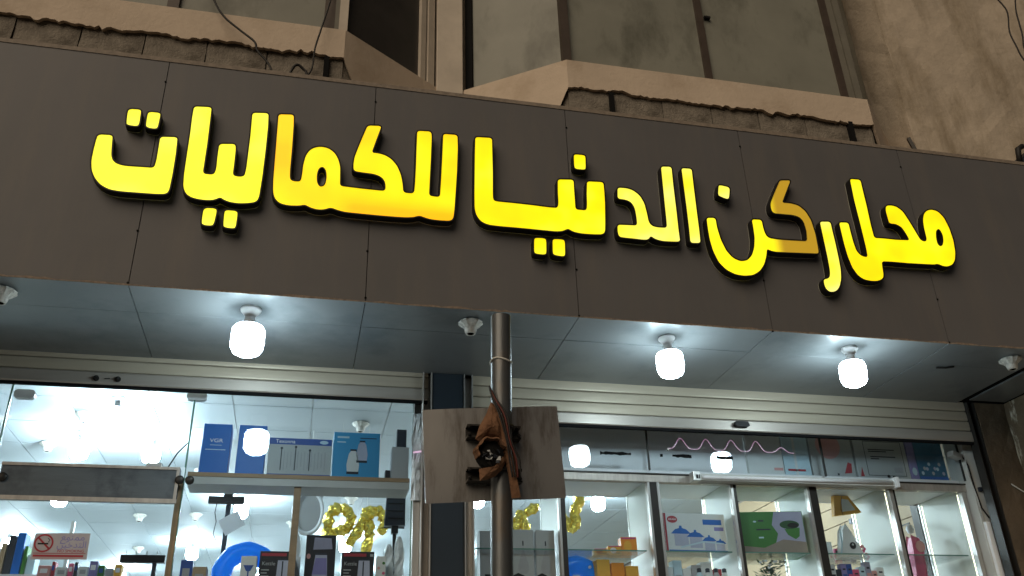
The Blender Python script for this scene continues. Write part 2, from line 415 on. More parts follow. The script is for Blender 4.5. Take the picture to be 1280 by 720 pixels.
# ------------------------------------------------------------------ illuminated letters
LET = {
    'ta': ([(-1.253,4.692),(-1.18,4.696),(-1.173,4.621),(-1.165,4.555),(-1.15,4.524),(-1.122,4.508),(-1.085,4.502),(-1.008,4.505),(-0.936,4.508),(-0.931,4.558),(-0.932,4.639),(-0.933,4.719),(-0.843,4.728),(-0.837,4.611),(-0.836,4.477),(-0.839,4.372),(-0.849,4.347),(-0.902,4.341),(-0.984,4.339),(-1.084,4.337),(-1.141,4.343),(-1.19,4.369),(-1.225,4.41),(-1.248,4.459),(-1.259,4.517),(-1.26,4.589),(-1.258,4.664)], None),
    'ta_dot1': ([(-1.124,4.887),(-1.063,4.891),(-1.059,4.871),(-1.056,4.788),(-1.064,4.773),(-1.118,4.776),(-1.123,4.792),(-1.128,4.862)], None),
    'ta_dot2': ([(-1.017,4.882),(-0.958,4.883),(-0.954,4.865),(-0.956,4.781),(-0.965,4.768),(-1.015,4.773),(-1.02,4.793),(-1.022,4.863)], None),
    'lya': ([(-0.782,4.955),(-0.687,4.963),(-0.684,4.868),(-0.68,4.7),(-0.68,4.577),(-0.68,4.503),(-0.651,4.499),(-0.618,4.504),(-0.612,4.545),(-0.615,4.626),(-0.615,4.712),(-0.528,4.723),(-0.523,4.679),(-0.521,4.583),(-0.521,4.509),(-0.491,4.503),(-0.457,4.51),(-0.452,4.565),(-0.452,4.647),(-0.452,4.787),(-0.457,4.956),(-0.368,4.966),(-0.362,4.871),(-0.36,4.701),(-0.361,4.521),(-0.366,4.38),(-0.377,4.349),(-0.42,4.336),(-0.473,4.329),(-0.521,4.333),(-0.554,4.346),(-0.571,4.359),(-0.59,4.342),(-0.621,4.332),(-0.673,4.331),(-0.721,4.34),(-0.752,4.362),(-0.77,4.406),(-0.776,4.484),(-0.778,4.619),(-0.779,4.756),(-0.783,4.883)], None),
    'lya_dot1': ([(-0.644,4.28),(-0.584,4.284),(-0.578,4.265),(-0.584,4.182),(-0.596,4.171),(-0.641,4.173),(-0.647,4.19),(-0.648,4.251)], None),
    'lya_dot2': ([(-0.534,4.279),(-0.473,4.279),(-0.468,4.258),(-0.469,4.175),(-0.479,4.166),(-0.529,4.169),(-0.534,4.187),(-0.537,4.257)], None),
    'llkma': ([(-0.31,4.967),(-0.224,4.976),(-0.219,4.9),(-0.215,4.737),(-0.214,4.592),(-0.211,4.528),(-0.2,4.511),(-0.174,4.509),(-0.148,4.513),(-0.144,4.562),(-0.143,4.627),(-0.133,4.695),(-0.112,4.738),(-0.081,4.76),(-0.044,4.768),(-0.005,4.76),(0.029,4.732),(0.051,4.692),(0.065,4.64),(0.068,4.575),(0.071,4.508),(0.122,4.506),(0.198,4.504),(0.284,4.503),(0.33,4.504),(0.332,4.541),(0.323,4.577),(0.297,4.603),(0.258,4.614),(0.193,4.616),(0.144,4.62),(0.14,4.663),(0.144,4.717),(0.158,4.773),(0.181,4.858),(0.21,4.957),(0.291,4.965),(0.284,4.935),(0.26,4.841),(0.241,4.762),(0.274,4.764),(0.319,4.756),(0.359,4.731),(0.393,4.688),(0.416,4.631),(0.428,4.572),(0.434,4.507),(0.465,4.503),(0.498,4.508),(0.502,4.574),(0.505,4.695),(0.506,4.832),(0.508,4.959),(0.592,4.965),(0.596,4.928),(0.593,4.775),(0.588,4.611),(0.585,4.502),(0.614,4.498),(0.65,4.499),(0.656,4.619),(0.662,4.784),(0.667,4.958),(0.754,4.961),(0.756,4.865),(0.751,4.699),(0.743,4.55),(0.735,4.417),(0.728,4.358),(0.71,4.341),(0.649,4.338),(0.594,4.34),(0.555,4.35),(0.53,4.359),(0.501,4.344),(0.452,4.337),(0.387,4.335),(0.291,4.334),(0.184,4.335),(0.11,4.336),(0.068,4.344),(0.027,4.358),(-0.0,4.342),(-0.036,4.335),(-0.073,4.341),(-0.1,4.353),(-0.116,4.361),(-0.141,4.35),(-0.202,4.345),(-0.249,4.353),(-0.279,4.38),(-0.293,4.423),(-0.299,4.505),(-0.302,4.634),(-0.305,4.766),(-0.308,4.887)], [(-0.042,4.627),(-0.024,4.624),(-0.011,4.598),(-0.006,4.553),(-0.011,4.507),(-0.031,4.488),(-0.049,4.496),(-0.061,4.527),(-0.063,4.572),(-0.057,4.609)]),
    'nya': ([(0.866,4.961),(0.97,4.968),(0.97,4.86),(0.97,4.712),(0.967,4.554),(0.969,4.512),(0.991,4.506),(1.095,4.506),(1.218,4.504),(1.311,4.5),(1.367,4.502),(1.373,4.543),(1.373,4.615),(1.378,4.71),(1.479,4.72),(1.478,4.656),(1.478,4.569),(1.478,4.504),(1.512,4.504),(1.548,4.504),(1.554,4.549),(1.557,4.622),(1.566,4.718),(1.672,4.725),(1.673,4.664),(1.67,4.562),(1.661,4.432),(1.655,4.368),(1.64,4.345),(1.582,4.339),(1.507,4.337),(1.457,4.343),(1.433,4.356),(1.419,4.362),(1.389,4.342),(1.345,4.335),(1.247,4.336),(1.126,4.337),(1.005,4.336),(0.934,4.339),(0.892,4.357),(0.866,4.396),(0.856,4.443),(0.856,4.541),(0.859,4.698),(0.862,4.845)], None),
    'nya_dot1': ([(1.497,4.913),(1.564,4.915),(1.568,4.899),(1.564,4.815),(1.555,4.803),(1.495,4.802),(1.49,4.821),(1.492,4.897)], None),
    'nya_dot2': ([(1.217,4.278),(1.275,4.281),(1.283,4.268),(1.28,4.184),(1.271,4.169),(1.213,4.171),(1.206,4.182),(1.21,4.266)], None),
    'nya_dot3': ([(1.329,4.281),(1.389,4.284),(1.397,4.271),(1.394,4.181),(1.385,4.168),(1.327,4.172),(1.319,4.185),(1.322,4.268)], None),
    'ld': ([(2.072,4.892),(2.144,4.899),(2.14,4.764),(2.138,4.565),(2.135,4.419),(2.136,4.344),(2.089,4.339),(2.017,4.336),(1.968,4.347),(1.945,4.368),(1.931,4.339),(1.902,4.333),(1.831,4.335),(1.753,4.336),(1.739,4.344),(1.735,4.378),(1.739,4.423),(1.797,4.427),(1.866,4.431),(1.867,4.487),(1.863,4.551),(1.848,4.59),(1.821,4.608),(1.785,4.612),(1.756,4.612),(1.759,4.653),(1.763,4.695),(1.822,4.698),(1.864,4.687),(1.905,4.653),(1.929,4.599),(1.939,4.527),(1.944,4.463),(1.963,4.437),(1.998,4.431),(2.06,4.434),(2.063,4.492),(2.065,4.606),(2.069,4.773)], None),
    'alef': ([(2.212,4.897),(2.283,4.901),(2.28,4.798),(2.276,4.596),(2.274,4.434),(2.27,4.347),(2.203,4.341),(2.207,4.443),(2.21,4.606),(2.211,4.756)], None),
    'kn_dot': ([(2.461,4.797),(2.521,4.789),(2.53,4.776),(2.515,4.707),(2.502,4.692),(2.447,4.711),(2.441,4.723),(2.453,4.784)], None),
    'kn': ([(2.336,4.536),(2.397,4.542),(2.398,4.471),(2.411,4.384),(2.437,4.307),(2.474,4.26),(2.523,4.241),(2.57,4.253),(2.606,4.291),(2.631,4.349),(2.646,4.423),(2.649,4.505),(2.648,4.558),(2.717,4.562),(2.718,4.504),(2.725,4.456),(2.743,4.43),(2.804,4.426),(2.913,4.429),(3.012,4.434),(3.022,4.511),(3.016,4.577),(2.995,4.611),(2.95,4.623),(2.886,4.622),(2.808,4.621),(2.798,4.654),(2.803,4.697),(2.844,4.778),(2.903,4.886),(2.982,4.896),(2.936,4.806),(2.887,4.711),(2.951,4.713),(3.004,4.702),(3.045,4.664),(3.072,4.599),(3.083,4.5),(3.082,4.418),(3.078,4.349),(2.989,4.344),(2.865,4.337),(2.772,4.333),(2.735,4.339),(2.717,4.35),(2.706,4.301),(2.679,4.235),(2.641,4.185),(2.591,4.152),(2.53,4.141),(2.472,4.146),(2.417,4.172),(2.373,4.222),(2.347,4.298),(2.336,4.376),(2.334,4.456)], None),
    'ra': ([(3.134,4.592),(3.212,4.6),(3.212,4.535),(3.214,4.431),(3.213,4.328),(3.21,4.248),(3.199,4.182),(3.176,4.124),(3.148,4.091),(3.11,4.076),(3.082,4.085),(3.069,4.115),(3.071,4.164),(3.11,4.172),(3.125,4.197),(3.131,4.241),(3.134,4.335),(3.134,4.452),(3.134,4.542)], None),
    'mhl': ([(3.434,4.961),(3.514,4.964),(3.513,4.879),(3.513,4.752),(3.509,4.612),(3.511,4.508),(3.581,4.511),(3.67,4.51),(3.775,4.516),(3.759,4.568),(3.74,4.613),(3.701,4.635),(3.651,4.633),(3.651,4.673),(3.649,4.728),(3.66,4.771),(3.7,4.781),(3.744,4.774),(3.781,4.742),(3.809,4.674),(3.835,4.599),(3.86,4.525),(3.895,4.516),(3.909,4.537),(3.912,4.623),(3.92,4.686),(3.94,4.736),(3.972,4.768),(4.014,4.782),(4.058,4.772),(4.092,4.728),(4.111,4.643),(4.115,4.55),(4.103,4.457),(4.081,4.394),(4.05,4.358),(4.004,4.339),(3.967,4.343),(3.941,4.356),(3.916,4.347),(3.848,4.344),(3.714,4.339),(3.611,4.339),(3.523,4.335),(3.517,4.29),(3.512,4.232),(3.499,4.206),(3.458,4.186),(3.407,4.182),(3.359,4.189),(3.323,4.215),(3.296,4.27),(3.282,4.349),(3.276,4.437),(3.275,4.527),(3.275,4.602),(3.344,4.607),(3.344,4.549),(3.347,4.459),(3.356,4.393),(3.382,4.361),(3.427,4.354),(3.431,4.422),(3.431,4.527),(3.43,4.65),(3.428,4.79)], [(4.018,4.631),(4.034,4.623),(4.043,4.582),(4.035,4.535),(4.016,4.497),(3.994,4.492),(3.982,4.514),(3.986,4.561),(3.998,4.608)]),
}

def round_poly(p, r):
    out = []; n = len(p)
    for i in range(n):
        a, b, c = Vector(p[i-1]), Vector(p[i]), Vector(p[(i+1) % n])
        da, dc = a-b, c-b
        if da.length < 1e-6 or dc.length < 1e-6: continue
        out += [b + da.normalized()*min(r, da.length*.33), b + dc.normalized()*min(r, dc.length*.33)]
    return out

def area2(p): return sum(p[i-1][0]*p[i][1] - p[i][0]*p[i-1][1] for i in range(len(p)))

def offset(p, d):
    n = len(p); s = 1 if area2(p) > 0 else -1; out = []
    for i in range(n):
        a, b, c = p[i-1], p[i], p[(i+1) % n]
        e1, e2 = (b-a).normalized(), (c-b).normalized()
        n1, n2 = Vector((e1.y, -e1.x))*s, Vector((e2.y, -e2.x))*s
        m = n1+n2
        m = m.normalized() if m.length > 1e-4 else n1
        out.append(b + m*(d/max(.45, m.dot(n1))))
    return out

DEPTH, RIM = .055, .0085
def letter(name, key, material, label):
    outer, hole = LET[key]
    cx = sum(p[0] for p in outer)/len(outer); zb = min(p[1] for p in outer)
    e = empty(name, (cx, 0, zb))
    tag(e, label, 'sign letter', 'illuminated letters on the sign')
    off = lambda poly: [Vector((p[0]-cx, p[1]-zb)) for p in poly]
    loops = [round_poly(round_poly(off(outer), .010), .006)]
    if hole: loops.append(round_poly(round_poly(off(hole), .008), .005))
    # face
    f = MB()
    flat = [p for lp in loops for p in lp]
    tri = tessellate_polygon([[Vector((p.x, p.y, 0)) for p in lp] for lp in loops])
    f.add([(p.x, -DEPTH, p.y) for p in flat], [tuple(t) for t in tri])
    f.build('face', material, e)
    # black rim and returns
    r = MB()
    for i, lp in enumerate(loops):
        n = len(lp); o = offset(lp, RIM if i == 0 else -RIM*.8)
        vs = [(p.x, -DEPTH+.004, p.y) for p in lp] + [(p.x, -DEPTH-.003, p.y) for p in lp] + [(p.x, -DEPTH-.003, p.y) for p in o] + [(p.x, -.006, p.y) for p in o]
        r.add(vs, [(j*n+k, j*n+(k+1) % n, (j+1)*n+(k+1) % n, (j+1)*n+k) for j in range(3) for k in range(n)])
    r.build('return', M['black'], e)
    b = MB(); o = offset(loops[0], RIM)
    b.prism([(p.x, p.y) for p in o], -.0055, -.0026)
    b.build('backing', M['letter_back'], e)
    return e

Y1, Y2, Y3 = (1.0, .72, .0), (1.0, .86, .0), (1.0, .98, .03)
g_std = letter_glow('yellow_acrylic', ((1, .66, 0), (1, .83, .0), (1, .95, .03)), 3.4)
g_left = letter_glow('bright_yellow_acrylic', ((1, .84, .005), (1, .93, .02), (1, 1.05, .12)), 1.6, 1.1)
g_warm = letter_glow('warm_yellow_acrylic', ((1, .56, 0), (1, .78, 0), (1, .90, .01)), 2.6, dim=((-.36, -.46, .12, .3, (1, .50, 0)), (-.2, -.05, .15, .03, (1, .44, 0)), (-.22, -.30, .40, .5, (1, .6, 0))))
g_pale = letter_glow('pale_yellow_acrylic', ((1, .86, .01), (1, .95, .10), (1, 1.0, .28)), 3.2)
g_ra = letter_glow('whitish_yellow_acrylic', ((1, .86, .01), (1, .95, .10), (1, 1, .42)), 3.5)
g_kn = letter_glow('failing_yellow_acrylic', ((1, .78, 0), (1, .86, .01), (1, .92, .03)), 3, 1.1, dim=((.02, .12, .10, .19, (.24, .135, .012)),))
g_mhl = letter_glow('yellow_acrylic_right', ((1, .62, 0), (1, .83, 0), (1, .94, .02)), 3)
letter('letter_teh', 'ta', g_left, 'glowing yellow cup-shaped Arabic letter teh at the left end of the sign')
letter('letter_dot', 'ta_dot1', g_left, 'left one of two yellow dots above the cup-shaped letter teh')
letter('letter_dot', 'ta_dot2', g_left, 'right one of two yellow dots above the cup-shaped letter teh')
letter('letter_cluster', 'lya', g_left, 'yellow joined letters with three upright strokes beside the cup-shaped letter')
letter('letter_dot', 'lya_dot1', g_left, 'left one of two yellow dots below the three-stroke letters')
letter('letter_dot', 'lya_dot2', g_left, 'right one of two yellow dots below the three-stroke letters')
letter('letter_cluster', 'llkma', g_warm, 'widest orange-yellow joined letters with a small loop and two tall strokes')
letter('letter_cluster', 'nya', g_std, 'yellow joined letters with one tall stroke and a long flat base above the pole')
letter('letter_dot', 'nya_dot1', g_std, 'single yellow dot above the long flat letters near the middle')
letter('letter_dot', 'nya_dot2', g_std, 'left one of two yellow dots below the long flat letters above the pole')
letter('letter_dot', 'nya_dot3', g_std, 'right one of two yellow dots below the long flat letters above the pole')
letter('letter_cluster', 'ld', g_pale, 'pale yellow joined letters lam and dal left of the lone straight stroke')
letter('letter_alef', 'alef', g_pale, 'lone straight pale yellow stroke, the letter alef')
letter('letter_dot', 'kn_dot', g_pale, 'yellow dot above the deep bowl of the half dimmed letters')
letter('letter_cluster', 'kn', g_kn, 'half dimmed brownish-yellow letters kaf and noon with a deep bowl')
letter('letter_reh', 'ra', g_ra, 'whitish yellow hooked letter reh hanging lowest on the sign')
letter('letter_cluster', 'mhl', g_mhl, 'yellow joined letters with a tall slanted stroke at the right end of the sign')

# ------------------------------------------------------------------ lamps under the canopy
def led_bulb(loc, label, tilt=(0, 0, 0), s=1.0, mt='bulb', group='lit bulbs under the canopy', name='led_bulb'):
    e = empty(name, loc, tilt)
    tag(e, label, 'light bulb', group)
    MB().lathe([(.052, 0), (.055, -.006), (.052, -.016), (.036, -.034), (.028, -.044)], n=24).build('ceiling_rose', M['ceramic'], e, True)
    MB().lathe([(.027, -.044), (.026, -.062), (.03, -.068), (.028, -.085)], n=20).build('lamp_holder', M['ceramic'], e, True)
    MB().lathe([(.026, -.086), (.046, -.092), (.066, -.102), (.072, -.107)], n=28).build('bulb_housing', M['ceramic'], e, True)
    g = MB().lathe([(.055, -.1075), (.072, -.108), (.081, -.120), (.085, -.137), (.086, -.2), (.082, -.228), (.069, -.252), (.046, -.265), (.02, -.270), (.004, -.271)], n=28).build('bulb_globe', M[mt], e, True)
    e.scale = (s, s, s)
    return e
led_bulb((-.358, .188, ZS), 'large glowing white bulb under the canopy above the left shutter', s=1.03)
led_bulb((2.083, .195, ZS), 'glowing white bulb under the canopy just right of the pole', (R(1), R(-2), 0), .95)
led_bulb((3.309, .170, ZS), 'glowing white bulb under the canopy nearest the right end', (R(1), R(3), 0), .95)

def lamp_socket(loc, label, group='empty lamp sockets under the canopy', name='lamp_socket'):
    e = empty(name, loc); tag(e, label, 'lamp socket', group)
    # fluted rose
    n = 36; mb = MB(); prof = [(.056, 0), (.070, -.010), (.068, -.016), (.052, -.030), (.038, -.042)]
    vs = []
    for r_, z in prof:
        for k in range(n):
            rr = r_*(1 + (.05 if k % 3 == 0 else -.02)*(1 if r_ > .04 else .3)); a = 2*math.pi*k/n
            vs.append((rr*math.cos(a), rr*math.sin(a), z))
    mb.add(vs, [(i*n+k, i*n+(k+1) % n, (i+1)*n+(k+1) % n, (i+1)*n+k) for i in range(len(prof)-1) for k in range(n)])
    mb.build('fluted_rose', M['ceramic_old'], e)
    MB().lathe([(.038, -.040), (.034, -.062), (.028, -.078), (.021, -.079), (.020, -.05)], n=20).build('socket_cup', M['ceramic_old'], e, True)
    MB().lathe([(.0195, -.0775), (.001, -.0775)], n=16).build('socket_opening', M['gap'], e)
    return e
lamp_socket((.865, .158, ZS), 'empty white lamp socket on the canopy underside beside the pole top')
lamp_socket((-1.602, .158, ZS), 'empty white lamp socket at the far left of the canopy underside')
lamp_socket((4.484, .158, ZS), 'empty white lamp socket at the far right of the canopy underside')

# ------------------------------------------------------------------ roller shutters
def shutter(x0, x1, zbot, label):
    e = empty('roller_shutter', ((x0+x1)/2, 1.0, zbot)); tag(e, label, 'roller shutter', 'rolled up shutters over the shop fronts')
    cx = (x0+x1)/2; w = (x1-x0)/2; P = .0768
    prof = [(-.006, .001), (-.0125, .004), (-.0145, .012), (-.0155, .038), (-.0145, .064), (-.0125, .070), (.004, .0715), (.010, .0765), (.014, .0765), (.014, -.004), (.004, -.001)]
    z = .082; first = None
    while zbot+z < ZS+.08:
        mb = MB(); mb.prism([(a, b) for a, b in prof], -w, w, 'x')
        if first is None: o = first = mb.build('slat', M['shutter'], e)
        else: o = first.copy(); COL.objects.link(o); o.parent = e
        o.location = (0, random.uniform(-.001, .001), z); z += P
    MB().prism([(-.014, 0), (-.02, .006), (-.02, .07), (-.014, .078), (.014, .078), (.014, 0)], -w, w, 'x').build('bottom_bar', M['shutter_bar'], e)
    bx('rubber_seal', M['gap'], e, -w, w, -.012, .012, -.018, -.0005)
    return e
s1 = shutter(-3.4, .735, 3.620, 'left beige roller shutter, rolled up, with two black lock knobs')
for px in (-1.262, -1.140):
    k = MB().lathe([(.017, 0), (.017, .012), (.008, .02), (.006, .034)], n=14).build('lock_knob', M['black'], s1, True)
    k.location = (px + 1.3325, -.0195, .034); k.rotation_euler = (R(90), 0, 0)
MB().tube([(-1.215+1.3325, -.024, .034), (-1.185+1.3325, -.024, .036)], .003, 6).build('key_slot', M['black'], s1)
s2 = shutter(1.03, 4.752, 3.508, 'right beige roller shutter, rolled up, with a black pull handle')
h = MB(); cx = 2.905-2.891
h.prism([(-.055, .004), (-.045, .03), (.045, .03), (.055, .004), (.04, -.006), (-.04, -.006)], -.05, -.0205).build('pull_handle', M['black'], s2, bevel=.003).location = (cx, 0, .030)

def guide(name, x0, x1, label, m, y0=.955, y1=1.03, ztop=ZS-.002):
    e = MB().box(x0, x0+.006, y0, y1, 0, ztop).box(x1-.006, x1, y0, y1, 0, ztop).box(x0+.006, x1-.006, y1-.006, y1, 0, ztop).build(name, m)
    return tag(e, label, 'shutter guide', 'shutter guide rails')
guide('shutter_guide', .700, .759, 'brownish metal shutter guide left of the dark pillar', M['alu_dirty'])
guide('shutter_guide', .968, 1.026, 'pale metal shutter guide right of the dark pillar', M['alu'])
guide('shutter_guide', 4.756, 4.815, 'dark shutter guide rail beside the brown stone pier', M['dark_frame'])

pil = empty('divider_pillar', (.865, 1.0, 0)); pil.location = (0, 0, 0)
tag(pil, 'narrow dark blue-grey pillar between the two shop fronts', 'pillar')
bx('panel', M['pillar'], pil, .762, .965, .965, 1.25, 0, ZS-.004, .004)
bx('inner_core', M['brown_wall'], pil, .70, 1.026, 1.032, 1.3, 0, ZS+.2)

# stone pier at the right end
def rough_block(x0, x1, y0, y1, z0, z1, nx, ny, nz, amp, seed):
    """a box whose faces are roughened"""
    rr = random.Random(seed); mb = MB(); cache = {}
    def V(i, j, k):
        key = (i, j, k)
        if key not in cache:
            cache[key] = len(mb.v)
            mb.v.append((x0+(x1-x0)*i/nx+rr.uniform(-amp, amp), y0+(y1-y0)*j/ny+rr.uniform(-amp, amp), z0+(z1-z0)*k/nz))
        return cache[key]
    for j in range(ny):
        for k in range(nz):
            mb.f += [(V(0, j, k), V(0, j, k+1), V(0, j+1, k+1), V(0, j+1, k)), (V(nx, j, k), V(nx, j+1, k), V(nx, j+1, k+1), V(nx, j, k+1))]
    for i in range(nx):
        for k in range(nz):
            mb.f += [(V(i, 0, k), V(i+1, 0, k), V(i+1, 0, k+1), V(i, 0, k+1)), (V(i, ny, k), V(i, ny, k+1), V(i+1, ny, k+1), V(i+1, ny, k))]
        for j in range(ny):
            mb.f += [(V(i, j, nz), V(i+1, j, nz), V(i+1, j+1, nz), V(i, j+1, nz))]
    return mb
sp = empty('stone_pier', (5.3, .5, 0)); sp.location = (0, 0, 0)
tag(sp, 'rough brown stone pier with flaking pale render at the right edge', 'pier')
rough_block(5.072, 6.0, .05, 1.32, 0, ZS-.006, 6, 9, 40, .006, 5).build('shaft', M['stone'], sp)
rough_block(4.818, 5.07, .95, 1.3, 0, ZS-.006, 4, 3, 40, .004, 6).build('return_wall', M['stone_plain'], sp)
MB().tube([(4.93, .94, 3.19), (4.985, .935, 3.15), (5.06, .925, 3.10)], .004, 6).build('stub_wire', M['offwhite'], sp)

# ------------------------------------------------------------------ building above the sign
bld = empty('upper_building', (2, 1, 5.3)); bld.location = (0, 0, 0)
tag(bld, 'old beige upper storey with two window bays above the sign', 'building')
YF, YB, ZSILL, ZLOW = .40, .885, 6.11, 5.855
bx('rear_wall', M['plaster'], bld, -6, 9, 1.06, 1.3, ZS+.3, 10)
bx('column', M['white_frame'], bld, .752, .956, .865, 1.055, 5.2, 10, .006)

def ragged_sill(name, pts, thick, seed):
    """beam with plaster that ends in a broken lower edge; pts = plan of the front line"""
    rr = random.Random(seed); mb = MB()
    line = []
    for a, b in zip(pts[:-1], pts[1:]):
        L = math.dist(a, b); n = max(2, int(L/.024))
        line += [(a[0]+(b[0]-a[0])*i/n, a[1]+(b[1]-a[1])*i/n) for i in range(n)]
    line.append(pts[-1])
    n = len(line); drift = 0; rows = [[], [], [], []]
    for i, (x, y) in enumerate(line):
        drift = .8*drift + rr.uniform(-.010, .010)
        t = max(0, (y-YF)/(YB-YF))                       # on the splayed cheeks the render runs down to the sign
        zb = ZLOW + drift + (rr.uniform(-.022, .014) if rr.random() < .35 else rr.uniform(-.005, .005)) - min(.65, t*1.6)
        for r_, (dy, z) in enumerate(((.10, ZSILL), (0, ZSILL - .008), (0, zb), (.03, zb+.004))):
            rows[r_].append((x, y+dy, z))
    vs = sum(rows, [])
    mb.add(vs, [(j*n+k, j*n+k+1, (j+1)*n+k+1, (j+1)*n+k) for j in range(3) for k in range(n-1)])
    return mb.build(name, M['plaster'], bld, smooth=False)

def blocks(parent, pts, seed, lo=5.30, depth=.16, bw=.39, first=None):
    rr = random.Random(seed)
    for (a, b) in zip(pts[:-1], pts[1:]):
        L = math.dist(a, b); dx, dy = (b[0]-a[0])/L, (b[1]-a[1])/L
        nxn, nyn = -dy, dx           # towards the building
        ang = math.atan2(dy, dx)
        t = 0
        wfirst = (first or bw)
        ww = wfirst
        while t < L-.02:
            w = min(ww, L-t); ww = bw
            for (z0, z1) in ((lo, 5.452), (5.46, 5.66), (5.668, ZLOW+.05)):
                mb = rough_block(.004, w-.004, 0, depth, 0, z1-z0, 3, 2, 2, .0035, rr.random())
                o = mb.build('concrete_block', M['block'], parent)
                o.location = (a[0]+dx*t+nxn*.035, a[1]+dy*t+nyn*.035+rr.uniform(-.006, .006), z0); o.rotation_euler = (0, 0, ang)
            t += w
        # mortar bed behind the joints
        o = MB().box(0, L, .052, .14, 0, ZLOW+.03-lo).build('mortar_core', M['mortar'], parent)
        o.location = (a[0], a[1], lo); o.rotation_euler = (0, 0, ang)

LB = [(-3.55, YF), (.045, YF), (.752, YB)]
RB = [(.957, YB), (1.645, YF), (4.12, YF), (4.63, YB)]
sl = ragged_sill('left_bay_sill', LB, .3, 11); sl.name = 'bay_sill'
sr = ragged_sill('bay_sill', RB, .3, 12)
blocks(sl, LB[:2], 21, first=.36); blocks(sr, RB[1:3], 22, first=.335)
blocks(sl, LB[1:], 23); blocks(sr, RB[:2], 24); blocks(sr, RB[2:], 25)
bx('pipe_gap', M['gap'], sr, 1.955, 1.985, .395, .432, 5.64, ZLOW-.01)
bx('pipe_gap', M['gap'], sr, 3.895, 3.93, .395, .432, 5.45, ZLOW+.0)
bx('pipe_gap', M['gap'], sl, -.085, -.05, .395, .432, 5.45, ZLOW-.01)

def strip(name, m, a, b, t0, t1, z0, z1, d0, d1):
    """upright slab on the line a-b between distances t0..t1 along it, d0..d1 behind the line"""
    o = MB().box(t0, t1, d0, d1, 0, z1-z0).build(name, m, bld)
    o.location = (a[0], a[1], z0); o.rotation_euler = (0, 0, math.atan2(b[1]-a[1], b[0]-a[0]))
    return o
ZW = 9.5
# left bay glazing
for t0, t1 in ((0, 1.15), (1.20, 2.40), (2.475, 3.44)): strip('window_sheet', M['sheet'], LB[0], LB[1], t0, t1, ZSILL-.02, ZW, .075, .085)
for t0, t1 in ((1.15, 1.20), (2.40, 2.475)): strip('mullion', M['brown_frame'], LB[0], LB[1], t0, t1, ZSILL-.02, ZW, .045, .10)
strip('window_frame', M['brown_frame'], LB[0], LB[1], 3.44, 3.515, ZSILL-.02, ZW, .04, .10)
strip('window_frame', M['grey_frame'], LB[0], LB[1], 3.515, 3.545, ZSILL-.02, ZW, .035, .10)
strip('corner_post', M['white_frame'], LB[0], LB[1], 3.545, 3.605, ZSILL-.02, ZW, .03, .10)
L = math.dist(LB[1], LB[2])
strip('window_pane', M['dark_glass'], LB[1], LB[2], .05, L-.135, ZSILL-.2, ZW, .06, .068)
strip('window_frame', M['white_frame'], LB[1], LB[2], L-.135, L-.085, ZSILL-.2, ZW, .03, .09)
strip('window_frame', M['grey_frame'], LB[1], LB[2], L-.082, L-.07, ZSILL-.2, ZW, .045, .09)
strip('window_frame', M['white_frame'], LB[1], LB[2], L-.067, L-.004, ZSILL-.2, ZW, .02, .09)
# middle bay glazing
L = math.dist(RB[0], RB[1])
strip('window_frame', M['gap'], RB[0], RB[1], 0.0, .06, ZSILL-.2, ZW, .05, .09)
strip('window_sheet', M['sheet'], RB[0], RB[1], .06, L-.01, ZSILL-.2, ZW, .07, .08)
strip('mullion', M['brown_frame'], RB[1], RB[2], -.012, .05, ZSILL-.02, ZW, .035, .10)
strip('window_sheet', M['sheet'], RB[1], RB[2], .05, 1.135, ZSILL-.02, ZW, .075, .085)
strip('mullion', M['brown_frame'], RB[1], RB[2], 1.135, 1.19, ZSILL-.02, ZW, .05, .10)
strip('window_sheet', M['sheet'], RB[1], RB[2], 1.19, 2.30, ZSILL-.02, ZW, .075, .085)
strip('mullion', M['brown_frame'], RB[1], RB[2], 2.30, 2.355, ZSILL-.02, ZW, .05, .10)
strip('window_frame', M['grey_frame'], RB[1], RB[2], 2.355, 2.415, ZSILL-.02, ZW, .055, .10)
strip('window_frame', M['grey_frame'], RB[1], RB[2], 2.42, 2.475, ZSILL-.02, ZW, .045, .10)
L = math.dist(RB[2], RB[3])
strip('window_sheet', M['sheet'], RB[2], RB[3], 0.02, L, ZSILL-.2, ZW, .07, .08)
bx('window_latch', M['black'], bld, 2.85, 2.90, .445, .47, 6.78, 6.80)
# plastered pier
rough_block(4.632, 7.6, .60, 1.055, 5.1, 10, 24, 4, 40, .004, 9).build('plaster_pier', M['pier'], bld)
MB().tube([(4.62, .56, 5.62), (4.60, .62, 5.95)], .018, 4).build('angle_iron', M['dark_frame'], bld)

cab = MB().tube(curve([(-.93, .39, 6.5), (-.849, .36, 6.2), (-.763, .34, 6.03), (-.64, .32, 5.905), (-.54, .30, 5.807), (-.511, .29, 5.723), (-.417, .27, 5.583), (-.37, .2, 5.335)]), .0075, 6).build('hanging_cable', M['cable'], None, True)
tag(cab, 'black cable curving over the left sill beside the grey blocks', 'cable')
cab = MB().tube(curve([(-.05, .385, 6.6), (-.075, .36, 6.32), (-.118, .33, 6.03), (-.148, .3, 5.819), (-.156, .3, 5.645), (-.19, .25, 5.50), (-.21, .2, 5.34)]), .006, 6).build('hanging_cable', M['cable'], None, True)
tag(cab, 'thin black cable hanging straight near the left bay corner', 'cable')
cab = MB().tube(curve([(-.32, .28, 5.34), (-.29, .28, 5.56), (-.255, .27, 5.63), (-.21, .28, 5.61), (-.185, .28, 5.56), (-.18, .27, 5.34)]), .009, 6).build('cable_loop', M['cable'], None, True)
tag(cab, 'small loop of black cable on the sign top beside the left bay', 'cable')
